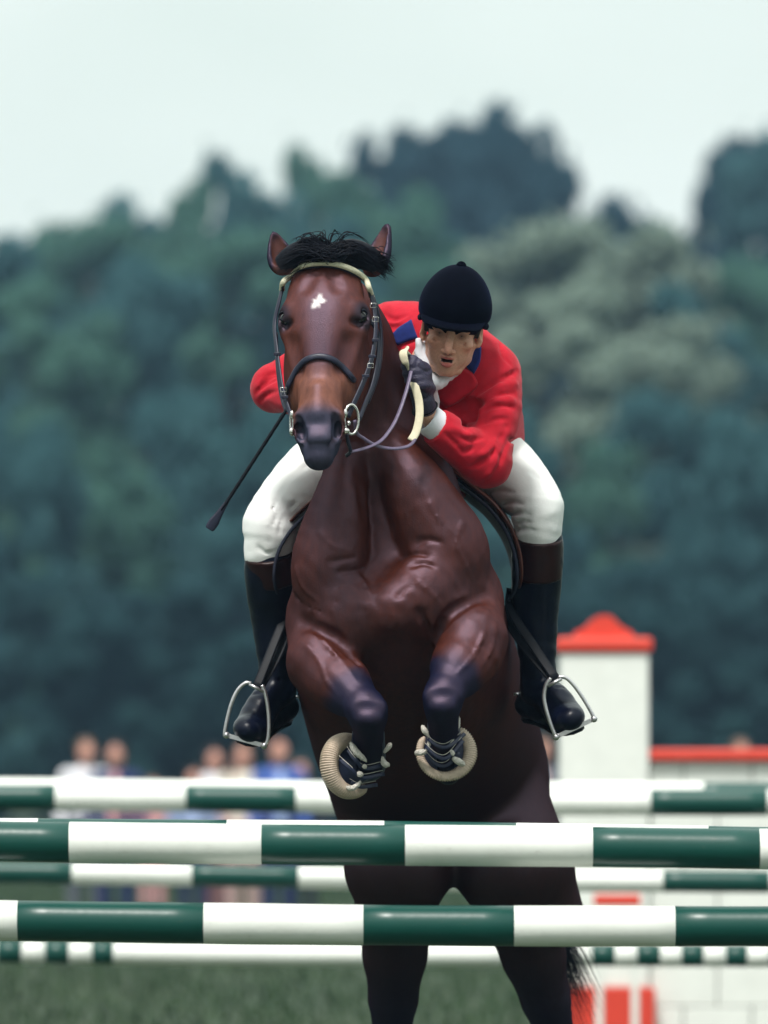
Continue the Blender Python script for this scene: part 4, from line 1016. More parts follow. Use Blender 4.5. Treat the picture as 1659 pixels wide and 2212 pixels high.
def stirrup(top_o, top_i, outer, inner, tro, tri, y=.262):
    q = [P(*p, y) for p in outer]
    root = sweep('stirrup_iron', q, M_silver, saddle, w=.0058, h=.0045, nsec=8, sub=6)
    sweep('branch', [P(*p, y) for p in inner], M_silver, root, w=.0058, h=.0045, nsec=8)
    sweep('slot_bar', [P(*p, y) for p in (top_o, top_i)], M_silver, root, w=.0052, sub=2, nsec=8)
    a, b = P(*tro, y + .02), P(*tri, y + .02)
    n_ = nrm(np.cross(b - a, [0, 1, 0])); n_ = n_ if n_[2] > 0 else -n_
    V = []; Fs = []; A_ = nrm(b - a)
    prof = [(-.5, .012), (-.4, .022), (0, .024), (.4, .022), (.5, .012)]
    for t, hw in prof:
        c = (a + b) / 2 + (b - a) * t
        for yy, zz in ((-hw, -.006), (hw, -.006), (hw, .006), (-hw, .006)): V.append(c + [0, yy, 0] + n_ * zz)
    for i in range(4):
        for k in range(4): Fs.append((i * 4 + k, i * 4 + (k + 1) % 4, i * 4 + 4 + (k + 1) % 4, i * 4 + 4 + k))
    Fs += [(0, 1, 2, 3), (19, 18, 17, 16)]
    merge('tread', [(V, Fs)], M_silver, root, smooth=False)
    merge('tread_pad', [box((0, 0, 0), (.001, .001, .001))], M_silver, root) if False else None
    for p in (tro, tri):
        v_, f_ = ball(P(*p, y + .004), (.010, .010, .010), seg=12, rings=8); link('eye_joint', mesh_np('eye_joint', np.array(v_), f_), M_silver, root)
stirrup((538, 1478), (570, 1494), [(543, 1476), (530, 1476), (513, 1492), (499, 1523), (490, 1558), (486, 1580), (486, 1590)], [(566, 1480), (573, 1497), (579, 1530), (581, 1565), (578, 1598), (572, 1610)], (489, 1588), (571, 1611))
stirrup((1184, 1482), (1213, 1466), [(1206, 1463), (1222, 1464), (1241, 1482), (1262, 1512), (1277, 1538), (1284, 1552)], [(1190, 1465), (1180, 1478), (1175, 1504), (1179, 1530), (1189, 1562), (1200, 1590)], (1283, 1553), (1201, 1592))
# leg boots ---------------------------------------------------------
def legboot(label, C, A, open_ang, R_, K, F_, blobs, straps, ribs=58, span=5.0, axw=.024, rth=.011, prof_=(1, 1, 1, 1, 1)):
    root = empty('tendon_boot', C, label=label, cat='leg boot')
    A = nrm(A); e1 = nrm(np.cross([0, 0, 1], A)); e1 = e1 if e1[0] > 0 else -e1; e2 = nrm(np.cross(A, e1)); e2 = e2 if e2[2] > 0 else -e2
    # cup of separate ribs
    a0 = open_ang + (2 * math.pi - span) / 2
    V = []; Fs = []; nth = 300; ns = 14
    for i in range(nth + 1):
        t = i / nth; a = a0 + span * t; rb = .0022 * math.sin(t * ribs * 2 * math.pi); endf = min(1, (math.sin(math.pi * t) * 5) ** .5 + .12) * np.interp(t, [0, .25, .5, .75, 1], prof_)
        for k in range(ns):
            b = 2 * math.pi * k / ns
            rad = R_ + math.cos(b) * (rth + rb) * endf; ax_ = math.sin(b) * axw * endf * (1 + rb * 14)
            V.append(C + (e1 * math.cos(a) + e2 * math.sin(a)) * rad + A * ax_)
    for i in range(nth):
        for k in range(ns): Fs.append((i * ns + k, i * ns + (k + 1) % ns, (i + 1) * ns + (k + 1) % ns, (i + 1) * ns + k))
    Fs += [tuple(range(ns)), tuple(nth * ns + k for k in range(ns))]
    merge('ribbed_cup', [(V, Fs)], M_ribbed, root)
    S = Sculpt(axis(C[0] - .13, .004, C[0] + .14), axis(C[1] - .14, .005, C[1] + .16), axis(C[2] - .12, .004, C[2] + .18))
    S.chain([K * .55 + F_ * .45 + [0, .03, 0], F_ + [0, .02, 0]], [.045, .05], k=.02)
    S.ell(C - A * .012, (R_ * .92, R_ * .92, .03), k=.02, R=np.array([e1, e2, A]))
    S.cap(K * .6 + F_ * .4 + [0, -.05, 0], F_ + [0, -.045, -.02], .028, .026, k=.01, op='sub')
    S.obj('shell', M_shell, root)
    for pts, r in blobs:
        f = Sculpt(axis(C[0] - .14, .003, C[0] + .15), axis(C[1] - .12, .004, C[1] + .10), axis(C[2] - .11, .003, C[2] + .17))
        pp = [P(*p) for p in pts]; f.chain(pp, [q_ * .7 for q_ in r], k=.006, n=3)
        f.warp([-9] * 3, [9] * 3, lambda X, Y, Z: .0018 * np.sin(X * 700) * np.sin(Z * 640 + Y * 500) + .001 * np.sin(X * 1300 + Z * 900))
        f.obj('fleece_edge', M_fleece, root)
    for pts in straps: sweep('strap', [P(*p) for p in pts], M_shell, root, w=.0055, h=.0022, power=4, up=(0, -1, 0))
    for pts in straps: sweep('strap_piping', [P(p[0] - 3, p[1] - 8, p[2] - .003) for p in pts], M_fleece, root, w=.0008, nsec=5)
    return root
legboot('navy tendon boot with wide ribbed cream cup on the foreleg at the left', P(757, 1655, -.155), np.array([.58, -.78, .12]), .10, .073, leftK, leftF,
        [([(758, 1606, -.22), (770, 1625, -.235), (790, 1643, -.235)], [.008, .012, .007]), ([(844, 1606, -.19), (840, 1613, -.20), (830, 1626, -.20)], [.004, .008, .005]),
         ([(826, 1636, -.20), (830, 1650, -.20), (838, 1652, -.20)], [.006, .009, .008]), ([(776, 1672, -.225), (779, 1673, -.225)], [.0095, .009]),
         ([(748, 1700, -.20), (762, 1703, -.21), (778, 1690, -.21)], [.005, .009, .007]), ([(786, 1655, -.225), (789, 1657, -.225)], [.006, .006])],
        [((735, 1640, -.215), (758, 1660, -.23), (782, 1680, -.215), (830, 1672, -.18)), ((752, 1620, -.225), (768, 1642, -.235), (790, 1660, -.215), (832, 1652, -.18)), ((758, 1690, -.20), (780, 1700, -.19), (815, 1695, -.16))], span=4.4, axw=.024, rth=.021, prof_=(.6, 1.1, 1.15, .95, .55))
legboot('navy tendon boot with round ribbed cream cup on the foreleg at the right', P(961, 1624, -.165), np.array([.10, -.97, .18]), math.pi / 2 + .22, .069, rightK, rightF,
        [([(912, 1568, -.20), (916, 1577, -.22), (924, 1588, -.22)], [.005, .009, .006]), ([(991, 1548, -.20), (986, 1568, -.22), (977, 1588, -.22), (974, 1610, -.22)], [.004, .012, .010, .007]),
         ([(899, 1626, -.20), (908, 1626, -.21), (919, 1624, -.21)], [.008, .010, .007]), ([(980, 1638, -.22), (990, 1645, -.22), (1001, 1651, -.21)], [.008, .011, .009]),
         ([(975, 1622, -.23), (979, 1630, -.23)], [.006, .007]), ([(927, 1590, -.21), (926, 1610, -.215), (920, 1622, -.21)], [.005, .006, .004])],
        [((920, 1612, -.225), (945, 1634, -.235), (968, 1636, -.235), (1000, 1600, -.21)), ((925, 1596, -.22), (948, 1612, -.235), (970, 1612, -.235), (1004, 1585, -.20)), ((918, 1626, -.21), (945, 1652, -.21), (968, 1652, -.21), (992, 1625, -.21))], span=4.9, axw=.013, rth=.0175, prof_=(.55, .7, .8, 1.15, .9))
# ================================================================ JUMPS
def paint(name, col, rough=.28, dirt=.12):
    m = mat(name, col, rough=rough, var=.05, vscale=9, bump=.05, bscale=30, spec=.45, coat=.0)
    t = m.node_tree; b = t.nodes['Principled BSDF']; src = b.inputs['Base Color'].links[0].from_socket
    tcn = t.nodes.new('ShaderNodeTexCoord'); mpn = t.nodes.new('ShaderNodeMapping'); mpn.inputs['Scale'].default_value = (7, 30, 30); t.links.new(tcn.outputs['Object'], mpn.inputs[0])
    n = t.nodes.new('ShaderNodeTexNoise'); n.inputs['Scale'].default_value = 3; n.inputs['Detail'].default_value = 8; n.inputs['Roughness'].default_value = .7; t.links.new(mpn.outputs[0], n.inputs[0])
    r = t.nodes.new('ShaderNodeMapRange'); r.inputs[1].default_value = .605; r.inputs[2].default_value = .74; r.inputs[4].default_value = dirt * 3; t.links.new(n.outputs[0], r.inputs[0])
    mx_ = t.nodes.new('ShaderNodeMix'); mx_.data_type = 'RGBA'; mx_.inputs[7].default_value = (.16, .13, .11, 1); t.links.new(r.outputs[0], mx_.inputs[0]); t.links.new(src, mx_.inputs[6]); t.links.new(mx_.outputs[2], b.inputs['Base Color'])
    return m
M_white = paint('white_paint', (.86, .87, .83), rough=.4)
M_green = paint('green_paint', (.003, .060, .048), rough=.34, dirt=.07)
M_redp = paint('red_paint', (.72, .055, .030), rough=.5)
M_wood = mat('plain_wood', (.22, .16, .10), rough=.7, var=.3, vscale=12, bump=.2, bscale=60, stretch=(1, 1, .2))
def pole(label, y, left, right, dia_px, bounds, first_white, half=1.85):
    """left/right: picture height of the axis at px 166 and 1493; bounds: picture x of colour changes"""
    a, b = P(166, left, y), P(1493, right, y); r = dia_px / 2 * (CAMD + y) / FP
    sl = (b[2] - a[2]) / (b[0] - a[0])
    root = empty('jump_pole', (0, y, a[2] - sl * a[0]), label=label, cat='pole')
    xs_ = [(q - CX) * (CAMD + y) / FP for q in bounds]
    step = abs(xs_[1] - xs_[0]) if len(xs_) > 1 else .45
    first_white = not first_white
    while xs_[0] > -half: xs_.insert(0, xs_[0] - step * (1.1 + .1 * rng.random())); first_white = not first_white
    while xs_[-1] < half: xs_.append(xs_[-1] + step * (1.0 + .15 * rng.random()))
    xs_[0] = -half; xs_[-1] = half; wht = first_white
    ph = rng.random() * 6
    for i in range(len(xs_) - 1):
        x0, x1 = xs_[i], xs_[i + 1]
        if x1 <= x0 + .001: continue
        n = 32; nx = max(3, int((x1 - x0) / .06)); V = []; Fs = []
        st = [0] + list(np.linspace(.0015, 1 - .0015, nx)) + [1]
        for q, t in enumerate(st):
            x = x0 + (x1 - x0) * t; rr = r * (1 + .008 * math.sin(x * 7 + ph) + .004 * math.sin(x * 23 + ph * 2)) * (1 if 0 < q < len(st) - 1 else .985)
            if wht: rr *= 1.004
            for k in range(n):
                an = 2 * math.pi * k / n; V.append((x, y + math.cos(an) * rr, a[2] + sl * (x - a[0]) + math.sin(an) * rr * .995 + .0035 * math.sin(x * 1.9 + ph)))
        m_ = len(st)
        for q in range(m_ - 1):
            for k in range(n): Fs.append((q * n + k, q * n + (k + 1) % n, (q + 1) * n + (k + 1) % n, (q + 1) * n + k))
        Fs += [tuple(range(n)), tuple((m_ - 1) * n + k for k in range(n))]
        o_ = merge('painted_band', [(V, Fs)], M_white if wht else M_green, root)
        wht = not wht
    return root
YA, YB, YC = -1.45, -.92, 9.4
pole('top front rail of the near jump, thick, white and green, crossing under the hooves', YA, 1817, 1835, 88, [150, 565, 875, 1280, 1640], False)
pole('second front rail of the near jump, green at its left end, below the top rail', YA, 1991, 2000, 88, [440, 785, 1110, 1458], False)
pole('back rail of the near jump, just a sliver showing above the top front rail', YB, 1806, 1822, 76, [490, 830, 1115, 1530], False)
pole('top rail of the far jump, level with the crowd, green between white ends', YC, 1725, 1733, 57, [402, 640, 1405], True, half=2.0)
pole('lower rail of the far jump, thinner, behind the hind legs', YC, 1889, 1905, 47, [415, 645, 1432], True, half=2.0)
pole('back rail of the far jump, white, peeping over its top rail', YC + 1.1, 1708, 1716, 50, [-180, 1520], False, half=2.2)
pole('lowest rail of the far jump, white with green, near the ground', YC, 2058, 2066, 48, [200, 245, 795, 905, 1085], True, half=2.0)
def stand(x, y, heights, label, side):
    root = empty('jump_stand', (x, y, 0), label=label, cat='jump stand')
    Hh_ = max(heights) + .25
    for dx in (0, side * .55):
        V, Fs = box((x + dx, y, Hh_ / 2 + .04 - (.15 if dx else 0)), (.08, .08, Hh_ - (.3 if dx else 0)), .006); link('post', mesh_np('post', np.array(V), Fs, False), M_white, root)
    for i in range(5):
        V, Fs = box((x + side * .275, y, .28 + i * .19), (.47, .03, .09), .004); link('slat', mesh_np('slat', np.array(V), Fs, False), M_white if i % 2 else M_green, root)
    for dx in (0, side * .55):
        V, Fs = box((x + dx, y, .035), (.08, .62, .07), .006); link('foot', mesh_np('foot', np.array(V), Fs, False), M_white, root)
    for h in heights:
        V, Fs = box((x - side * .075, y, h - .062), (.07, .07, .012), .003); link('cup', mesh_np('cup', np.array(V), Fs, False), M_black, root)
# the stands carry the poles just outside the picture
for y, hs, nm in ((YA, [1.5 - (1826 - 1610) * (20 + YA) / FP, 1.5 - (1995 - 1610) * (20 + YA) / FP], 'near jump, front'), (YB, [1.5 - (1814 - 1610) * (20 + YB) / FP], 'near jump, back'),
                  (YC, [1.5 - (1729 - 1610) * 29.4 / FP, 1.5 - (1897 - 1610) * 29.4 / FP, 1.5 - (2062 - 1610) * 29.4 / FP], 'far jump, front'), (YC + 1.1, [1.5 - (1712 - 1610) * 30.5 / FP], 'far jump, back')):
    hx = 1.93 if y < 0 else (2.08 if y < 10 else 2.28)
    for sd_ in (-1, 1): stand(hx * sd_, y, hs, 'white and green slatted wing stand at the %s end of the %s rails' % ('left' if sd_ < 0 else 'right', nm), sd_)
# wall jump with a pillar beyond ------------------------------------
YW = 16.0
def wx(px): return (px - CX) * (CAMD + YW) / FP
def wz(py): return CAMH + (CY - py) * (CAMD + YW) / FP
pil = empty('wall_pillar', (wx(1303), YW, 0), label='white jump pillar with a stepped red cap behind the stirrup', cat='pillar')
x0, x1 = wx(1208), wx(1398)
def part_box(name, x0, x1, z0, z1, dy, m, root, bev=.008, yc=YW):
    V, Fs = box(((x0 + x1) / 2, yc, (z0 + z1) / 2), (x1 - x0, dy, z1 - z0), bev); return link(name, mesh_np(name, np.array(V), Fs, False), m, root)
part_box('shaft', x0, x1, .30, wz(1412), .42, M_white, pil)
part_box('plinth', x0 - .03, x1 + .03, 0, .297, .48, M_redp, pil)
part_box('cap_slab', x0 - .02, x1 + .02, wz(1410), wz(1378), .47, M_redp, pil, .02)
# the curved crest of the cap, a profile extruded back
prof = [(1238, 1379), (1243, 1366), (1262, 1356), (1276, 1342), (1290, 1332), (1306, 1330), (1320, 1334), (1331, 1346), (1346, 1358), (1362, 1366), (1368, 1379)]
pc = [(wx(a), wz(b)) for a, b in [tuple(q[:2]) for q in catmull([(a, b, 0) for a, b in prof], 4)]]
V = [(a, YW - .17, b) for a, b in pc] + [(a, YW + .17, b) for a, b in pc]; n = len(pc)
Fs = [(i, i + 1, n + i + 1, n + i) for i in range(n - 1)] + [tuple(range(n)), tuple(range(n, 2 * n))[::-1], (0, n, 2 * n - 1, n - 1)]
merge('cap_crest', [(V, Fs)], M_redp, pil, smooth=False)
wall = empty('jump_wall', (wx(1600), YW, 0), label='low white jump wall with red coping at the right edge beside the pillar', cat='wall')
zt = wz(1645); xw0, xw1 = x1 + .004, x1 + 2.4
part_box('coping', xw0, xw1, zt + .003, wz(1618), .40, M_redp, wall, .015)
me_b = None
rows = 7; zb = [i * (zt / rows) for i in range(rows + 1)]
for r_ in range(rows):
    nb_ = 7; off = 0 if r_ % 2 else .17
    xs_ = [xw0] + [xw0 + off + .34 * i for i in range(1 if off == 0 else 0, 9) if xw0 + .05 < xw0 + off + .34 * i < xw1 - .05] + [xw1]
    for i in range(len(xs_) - 1):
        part_box('block', xs_[i] + .003, xs_[i + 1] - .003, zb[r_] + .002, zb[r_ + 1] - .002, .30, M_redp if (r_ == 3 and i % 4 == 3) else M_white, wall, .006)
# red and white planks leaning low beside the pillar
pl = empty('plank', (wx(1340), YW - 1.2, 0), label='red low plank in front of the white pillar, seen between the far rails', cat='plank')
part_box('board', (1283 - CX) * 34.8 / FP, (1384 - CX) * 34.8 / FP, CAMH + (CY - 1958) * 34.8 / FP, CAMH + (CY - 1932) * 34.8 / FP, .05, M_redp, pl, yc=YW - 1.2)
for px in (1295, 1372): part_box('leg', (px - 8 - CX) * 34.8 / FP, (px + 8 - CX) * 34.8 / FP, 0, CAMH + (CY - 1959) * 34.8 / FP, .05, M_white, pl, yc=YW - 1.2)
# ================================================================ GROUND, CROWD, TREES
M_grass = mat('mown_grass', (.016, .034, .013), rough=.9, var=.35, vscale=2.2, bump=.6, bscale=40, var_col=(.026, .044, .015))
bm = bmesh.new(); bmesh.ops.create_grid(bm, x_segments=120, y_segments=140, size=1)
for v in bm.verts:
    yy = (v.co.y * .5 + .5); y = -38 + 60 * yy + 350 * yy ** 4; x = v.co.x * (60 + 370 * yy ** 3)
    v.co = (x, y, -.02 + .05 * mnoise.noise(Vector((x * .06, y * .06, 0))) * min(1, max(0, (y - 25) / 20)))
me = bpy.data.meshes.new('grass_field'); bm.to_mesh(me); bm.free()
tag(link('ground', me, M_grass), kind='structure')
# grass tufts over the part of the field that shows
n = 70000
gx = rng.uniform(-9, 9, n); gy = rng.uniform(12, 62, n); a = rng.uniform(0, 6.28, n); hgt = rng.uniform(.03, .075, n); wd_ = rng.uniform(.008, .016, n)
V = np.zeros((n, 3, 3)); V[:, 0] = np.column_stack([gx - np.cos(a) * wd_, gy - np.sin(a) * wd_, np.full(n, -.03)]); V[:, 1] = np.column_stack([gx + np.cos(a) * wd_, gy + np.sin(a) * wd_, np.full(n, -.03)])
V[:, 2] = np.column_stack([gx + rng.normal(0, .03, n), gy + rng.normal(0, .03, n), hgt])
M_blade = mat('grass_blade', (.022, .055, .016), rough=.7, var=.4, vscale=3)
tag(link('grass', mesh_np('grass', V.reshape(-1, 3), np.arange(3 * n).reshape(-1, 3), False), M_blade), label='short mown grass of the show field', cat='grass', kind='stuff')

def flat_mat(name, c, rough=.8): return mat(name, c, rough=rough, var=.12, vscale=25, bump=.2, bscale=60)
skin_far = flat_mat('spectator_skin', (.52, .26, .20)); hairs = {'dark': flat_mat('dark_hair', (.015, .012, .014)), 'brown': flat_mat('brown_hair', (.12, .075, .05)), 'grey': flat_mat('grey_hair', (.3, .28, .27))}
cl = {'white': flat_mat('white_cloth', (.78, .76, .82)), 'navy': flat_mat('navy_cloth', (.010, .020, .10)), 'cream': flat_mat('cream_cloth', (.72, .66, .58)), 'blue': flat_mat('blue_cloth', (.05, .11, .40)), 'pale': flat_mat('pale_blue_cloth', (.40, .50, .78)),
      'dark': flat_mat('dark_cloth', (.02, .025, .045)), 'pink': flat_mat('pink_cloth', (.70, .36, .38)), 'grey': flat_mat('grey_cloth', (.13, .14, .18)), 'rose': flat_mat('rose_cloth', (.62, .42, .40))}
def spectator(px, py, y, top, bot, hr__, label, face=0.0, arms=0, bald=False, inner=None, group='spectators behind the jumps'):
    g = P(px, py + 20, y); x, hz = g[0], g[2]; h = hz + .10; s = h / 1.72; rnd = random.Random(int(px * 7 + y))
    root = empty('person', (x, y, 0), label=label, cat='person', group=group)
    c_, s__ = math.cos(face), math.sin(face)
    def L(a, b, z): return np.array([x + (a * c_ - b * s__) * s, y + (a * s__ + b * c_) * s, z * s])
    ax_ = (axis(x - .5 * s, .021, x + .5 * s), axis(y - .35 * s, .021, y + .35 * s), axis(-.02, .02, 1.8 * s))
    def S(): return Sculpt(*ax_)
    sh = .19
    if arms == 0: armp = [[L(k * sh, 0, 1.40), L(k * (sh + .06), .03, 1.12), L(k * (sh + .04), -.05, .86)] for k in (-1, 1)]
    elif arms == 1: armp = [[L(k * sh, 0, 1.40), L(k * (sh + .07), .0, 1.13), L(k * .06, -.24, 1.10 + .03 * k)] for k in (-1, 1)]
    else: armp = [[L(-sh, 0, 1.40), L(-(sh + .10), -.03, 1.18), L(-.08, -.2, 1.45)], [L(sh, 0, 1.40), L(sh + .06, .03, 1.12), L(sh, -.05, .86)]]
    ft = rnd.uniform(.07, .12); legp = [[L(k * .09, 0, .92), L(k * (ft + .0), -.02, .50), L(k * ft, .02, .10)] for k in (-1, 1)]
    b = S(); b.ell(L(0, -.01, 1.62), (.078 * s, .095 * s, .112 * s), k=.03); b.ell(L(0, -.075, 1.575), (.045 * s, .045 * s, .05 * s), k=.04); b.ell(L(0, -.11, 1.61), (.014 * s, .02 * s, .022 * s), k=.02)
    b.chain([L(0, .01, 1.55), L(0, .02, 1.42)], [.055 * s, .06 * s], k=.04); b.chain([L(0, .02, 1.36), L(0, 0, 1.0)], [.10 * s, .10 * s], k=.05)
    for p in armp: b.chain(p + [p[-1] + nrm(p[-1] - p[-2]) * .09 * s], [.04 * s, .036 * s, .028 * s, .034 * s], k=.03)
    for p in legp: b.chain(p, [.07 * s, .05 * s, .04 * s], k=.04)
    b.obj('body', skin_far, root)
    t = S(); t.chain([L(-sh * .8, .01, 1.385), L(sh * .8, .01, 1.385)], [.075 * s, .075 * s], k=.05); t.chain([L(0, 0, 1.30), L(0, 0, 1.1), L(0, 0, .93)], [.155 * s, .14 * s, .155 * s], k=.07, flat=((-s__, c_, 0), .72))
    t.chain([L(0, .015, 1.42), L(0, .015, 1.47)], [.07 * s, .062 * s], k=.03)
    for p in armp: t.chain([p[0], p[1], p[1] * .25 + p[2] * .75], [.066 * s, .056 * s, .048 * s], k=.04)
    t.obj('jacket' if inner else 'shirt', cl[top], root)
    if inner:
        i_ = S(); i_.chain([L(0, -.06, 1.42), L(0, -.105, 1.25), L(0, -.105, 1.0)], [.045 * s, .055 * s, .06 * s], k=.03); i_.obj('shirt', cl[inner], root)
    q = S(); 
    for p in legp: q.chain(p, [.095 * s, .072 * s, .06 * s], k=.05)
    q.chain([L(-.05, 0, .95), L(.05, 0, .95)], [.12 * s, .12 * s], k=.05); q.obj('trousers', cl[bot], root)
    for k in (0, 1):
        f = S(); e = legp[k][2]; f.chain([e + [0, .02, -.05 * s], e + [0, -.13 * s, -.065 * s]], [.04 * s, .033 * s], k=.02); f.obj('shoe', cl['dark'], root)
    if not bald:
        hh = S(); hh.ell(L(0, .025, 1.655), (.094 * s, .108 * s, .105 * s), k=.02); hh.ell(L(0, -.09, 1.60), (.07 * s, .06 * s, .085 * s), k=.02, op='sub'); hh.obj('hair', hairs[hr__], root)
    else:
        hh = S(); hh.ell(L(0, .035, 1.62), (.086 * s, .095 * s, .07 * s), k=.02); hh.ell(L(0, -.09, 1.60), (.08 * s, .08 * s, .12 * s), k=.02, op='sub'); hh.obj('hair', hairs['grey'], root)
    return root
YP = 40.
for a in [(186, 1608, 40, 'white', 'grey', 'brown', 'spectator in a white shirt, leftmost, left of the navy jacket', .2, 0),
          (250, 1614, 39.4, 'navy', 'navy', 'dark', 'black haired spectator in a navy jacket over a pink shirt', -.1, 0, False, 'pink'),
          (418, 1668, 40.6, 'pale', 'navy', 'dark', 'short spectator in pale blue, leftmost of the group beyond the far rail green band', .2, 0),
          (462, 1625, 41, 'white', 'pink', 'dark', 'dark haired spectator in a white shirt and pink trousers beside the pale blue one', .3, 1),
          (526, 1618, 40.2, 'cream', 'rose', 'brown', 'brown haired spectator in a cream top just under the left boot sole', -.2, 2),
          (603, 1608, 39.8, 'blue', 'navy', 'grey', 'bald spectator in a blue jacket over a pale blue shirt beside the horse belly', .15, 0, True, 'pale'),
          (652, 1650, 41.2, 'dark', 'dark', 'dark', 'dark haired spectator in dark clothes half behind the horse, right of the bald one', -.3, 0),
          (1172, 1606, 39.6, 'grey', 'dark', 'brown', 'spectator in a grey jacket between horse flank and white pillar', .1, 0, False, 'rose'),
          (330, 1690, 44, 'pink', 'pink', 'brown', 'small spectator in pink, low in the gap between the navy and the pale blue one', .2, 0),
          (1478, 1650, 42, 'navy', 'dark', 'dark', 'spectator in navy hidden low behind the jump wall near the pillar', 0, 0),
          (1600, 1610, 40, 'white', 'navy', 'brown', 'spectator in white standing beyond the jump wall at the far right', .2, 0)]:
    spectator(*a)
# rope fence in front of the crowd is not visible; a dark hedge stands behind it
def leaf_mat(name, c1, c2):
    m = mat(name, c1, rough=.7, var=.5, vscale=.45, var_col=c2, spec=.25); t = m.node_tree; b = t.nodes['Principled BSDF']
    tr = t.nodes.new('ShaderNodeBsdfTranslucent'); ms = t.nodes.new('ShaderNodeMixShader'); ms.inputs[0].default_value = .38
    t.links.new(b.inputs['Base Color'].links[0].from_socket, tr.inputs[0]); t.links.new(b.outputs[0], ms.inputs[1]); t.links.new(tr.outputs[0], ms.inputs[2])
    t.links.new(ms.outputs[0], t.nodes['Material Output'].inputs[0])
    return m
LM = {'teal': leaf_mat('foliage_blue_green', (.040, .130, .148), (.088, .195, .180)), 'olive': leaf_mat('foliage_grey_olive', (.20, .27, .225), (.36, .43, .33)),
      'dark': leaf_mat('foliage_dark_blue', (.017, .060, .088), (.040, .100, .115)), 'mid': leaf_mat('foliage_mid_green', (.062, .170, .135), (.130, .245, .170)), 'hedge': leaf_mat('foliage_shadow_green', (.016, .066, .078), (.034, .100, .098))}
M_bark = mat('bark', (.07, .06, .055), rough=.9, var=.3, vscale=6, bump=.5, bscale=20, stretch=(1, 1, .2))
def crown_mesh(kind, seed, n=13000):
    """unit tree: height 1, crown of leaf-sized faces in clumps; widths relative to the height"""
    r = np.random.default_rng(seed); C = []
    if kind == 'round':
        for _ in range(95):
            z = r.uniform(.16, .97); prof = math.sin(min(1, (z - .08) / .92) ** .8 * math.pi) ** .42 * .25 + .02
            a = r.uniform(0, 6.28); q = prof * r.uniform(.35, 1.0) * (1 + .25 * math.sin(3 * a + seed)); C.append((q * math.cos(a), q * math.sin(a), z, r.uniform(.035, .062)))
    elif kind == 'spire':
        for _ in range(95):
            z = r.uniform(.08, .99); prof = (1 - z) ** .7 * .24 + .03; a = r.uniform(0, 6.28); q = prof * r.uniform(.3, 1.0); C.append((q * math.cos(a), q * math.sin(a), z, .018 + .035 * (1 - z) + r.uniform(0, .012)))
    else:
        for _ in range(80):
            z = r.uniform(.05, .95); prof = math.sqrt(max(.02, 1 - (z - .3) ** 2 / .5)) * .5; a = r.uniform(0, 6.28); q = prof * r.uniform(.3, 1.0); C.append((q * math.cos(a), q * math.sin(a), z, r.uniform(.06, .11)))
    C = np.array(C); idx = r.integers(0, len(C), n); d = r.normal(0, 1, (n, 3)); d /= np.linalg.norm(d, axis=1)[:, None]
    cen = C[idx, :3] + d * C[idx, 3:4] * (r.uniform(.3, 1.0, (n, 1)) ** .5) * [1, 1, .72]
    stray = r.random(n) < .03; cen[stray] += r.normal(0, .022, (stray.sum(), 3))
    nn = d + r.normal(0, .6, (n, 3)); nn /= np.linalg.norm(nn, axis=1)[:, None]
    t1 = np.cross(nn, r.normal(0, 1, (n, 3))); t1 /= np.linalg.norm(t1, axis=1)[:, None]; t2 = np.cross(nn, t1)
    s = r.uniform(.011, .020, (n, 1)) * (1.5 if kind == 'bush' else 1); s2 = s * .6
    V = np.stack([cen - t1 * s, cen + t2 * s2 + nn * s * .2, cen + t1 * s, cen - t2 * s2 + nn * s * .2], 1).reshape(-1, 3)
    return mesh_np('crown', V, np.arange(4 * n).reshape(-1, 4), False)
def trunk_mesh(kind, seed):
    r = random.Random(seed); parts = []
    pts = [np.array([0, 0, 0.]), np.array([r.uniform(-.01, .01), 0, .3]), np.array([r.uniform(-.02, .02), 0, .62]), np.array([r.uniform(-.02, .02), 0, .9])]
    parts.append(sweep('x', pts, None, w=.019, taper=[1.25, .95, .6, .2], nsec=8, sub=4, ret=True))
    for i in range(7):
        z = .2 + .09 * i; a = r.uniform(0, 6.28); l = .17 * (1 - .5 * z) * (1.2 if kind == 'round' else .8); b = np.array([0, 0, z])
        parts.append(sweep('x', [b, b + [l * .5 * math.cos(a), l * .5 * math.sin(a), .05], b + [l * math.cos(a), l * math.sin(a), .13]], None, w=.008, taper=[1, .6, .25], nsec=6, sub=3, ret=True))
    V = []; Fs = []; o_ = 0
    for v, f in parts: V += list(v); Fs += [tuple(i + o_ for i in q) for q in f]; o_ += len(v)
    return mesh_np('trunk', np.array(V), Fs, True)
crowns = {k: [crown_mesh(k, 11 * j + 3) for j in range(3)] for k in ('round', 'spire', 'bush')}; trunks = {k: trunk_mesh(k, 5) for k in ('round', 'spire', 'bush')}
def tree(px, top, y, wpx, kind, m, label, j=0):
    d = CAMD + y; g = P(px, top, y); h = g[2]; wd = wpx * d / FP / {'round': .52, 'spire': .48, 'bush': 1.0}[kind]
    root = empty('tree' if kind != 'bush' else 'bush', (g[0], y, 0), label=label, cat='tree' if kind != 'bush' else 'bush', group='trees behind the show field')
    rz = random.Random(int(px + top)).uniform(0, 6.28); me = crowns[kind][j % 3].copy(); me.materials.clear(); me.materials.append(LM[m])
    c = bpy.data.objects.new('crown', me); COL.objects.link(c); c.parent = root; c.scale = (wd, wd, h); c.rotation_euler = (0, 0, rz)
    if kind != 'bush':
        t = bpy.data.objects.new('trunk', trunks[kind]); COL.objects.link(t); t.parent = root; t.scale = (wd, wd, h); t.rotation_euler = (0, 0, rz)
        if not trunks[kind].materials: trunks[kind].materials.append(M_bark)
    return root
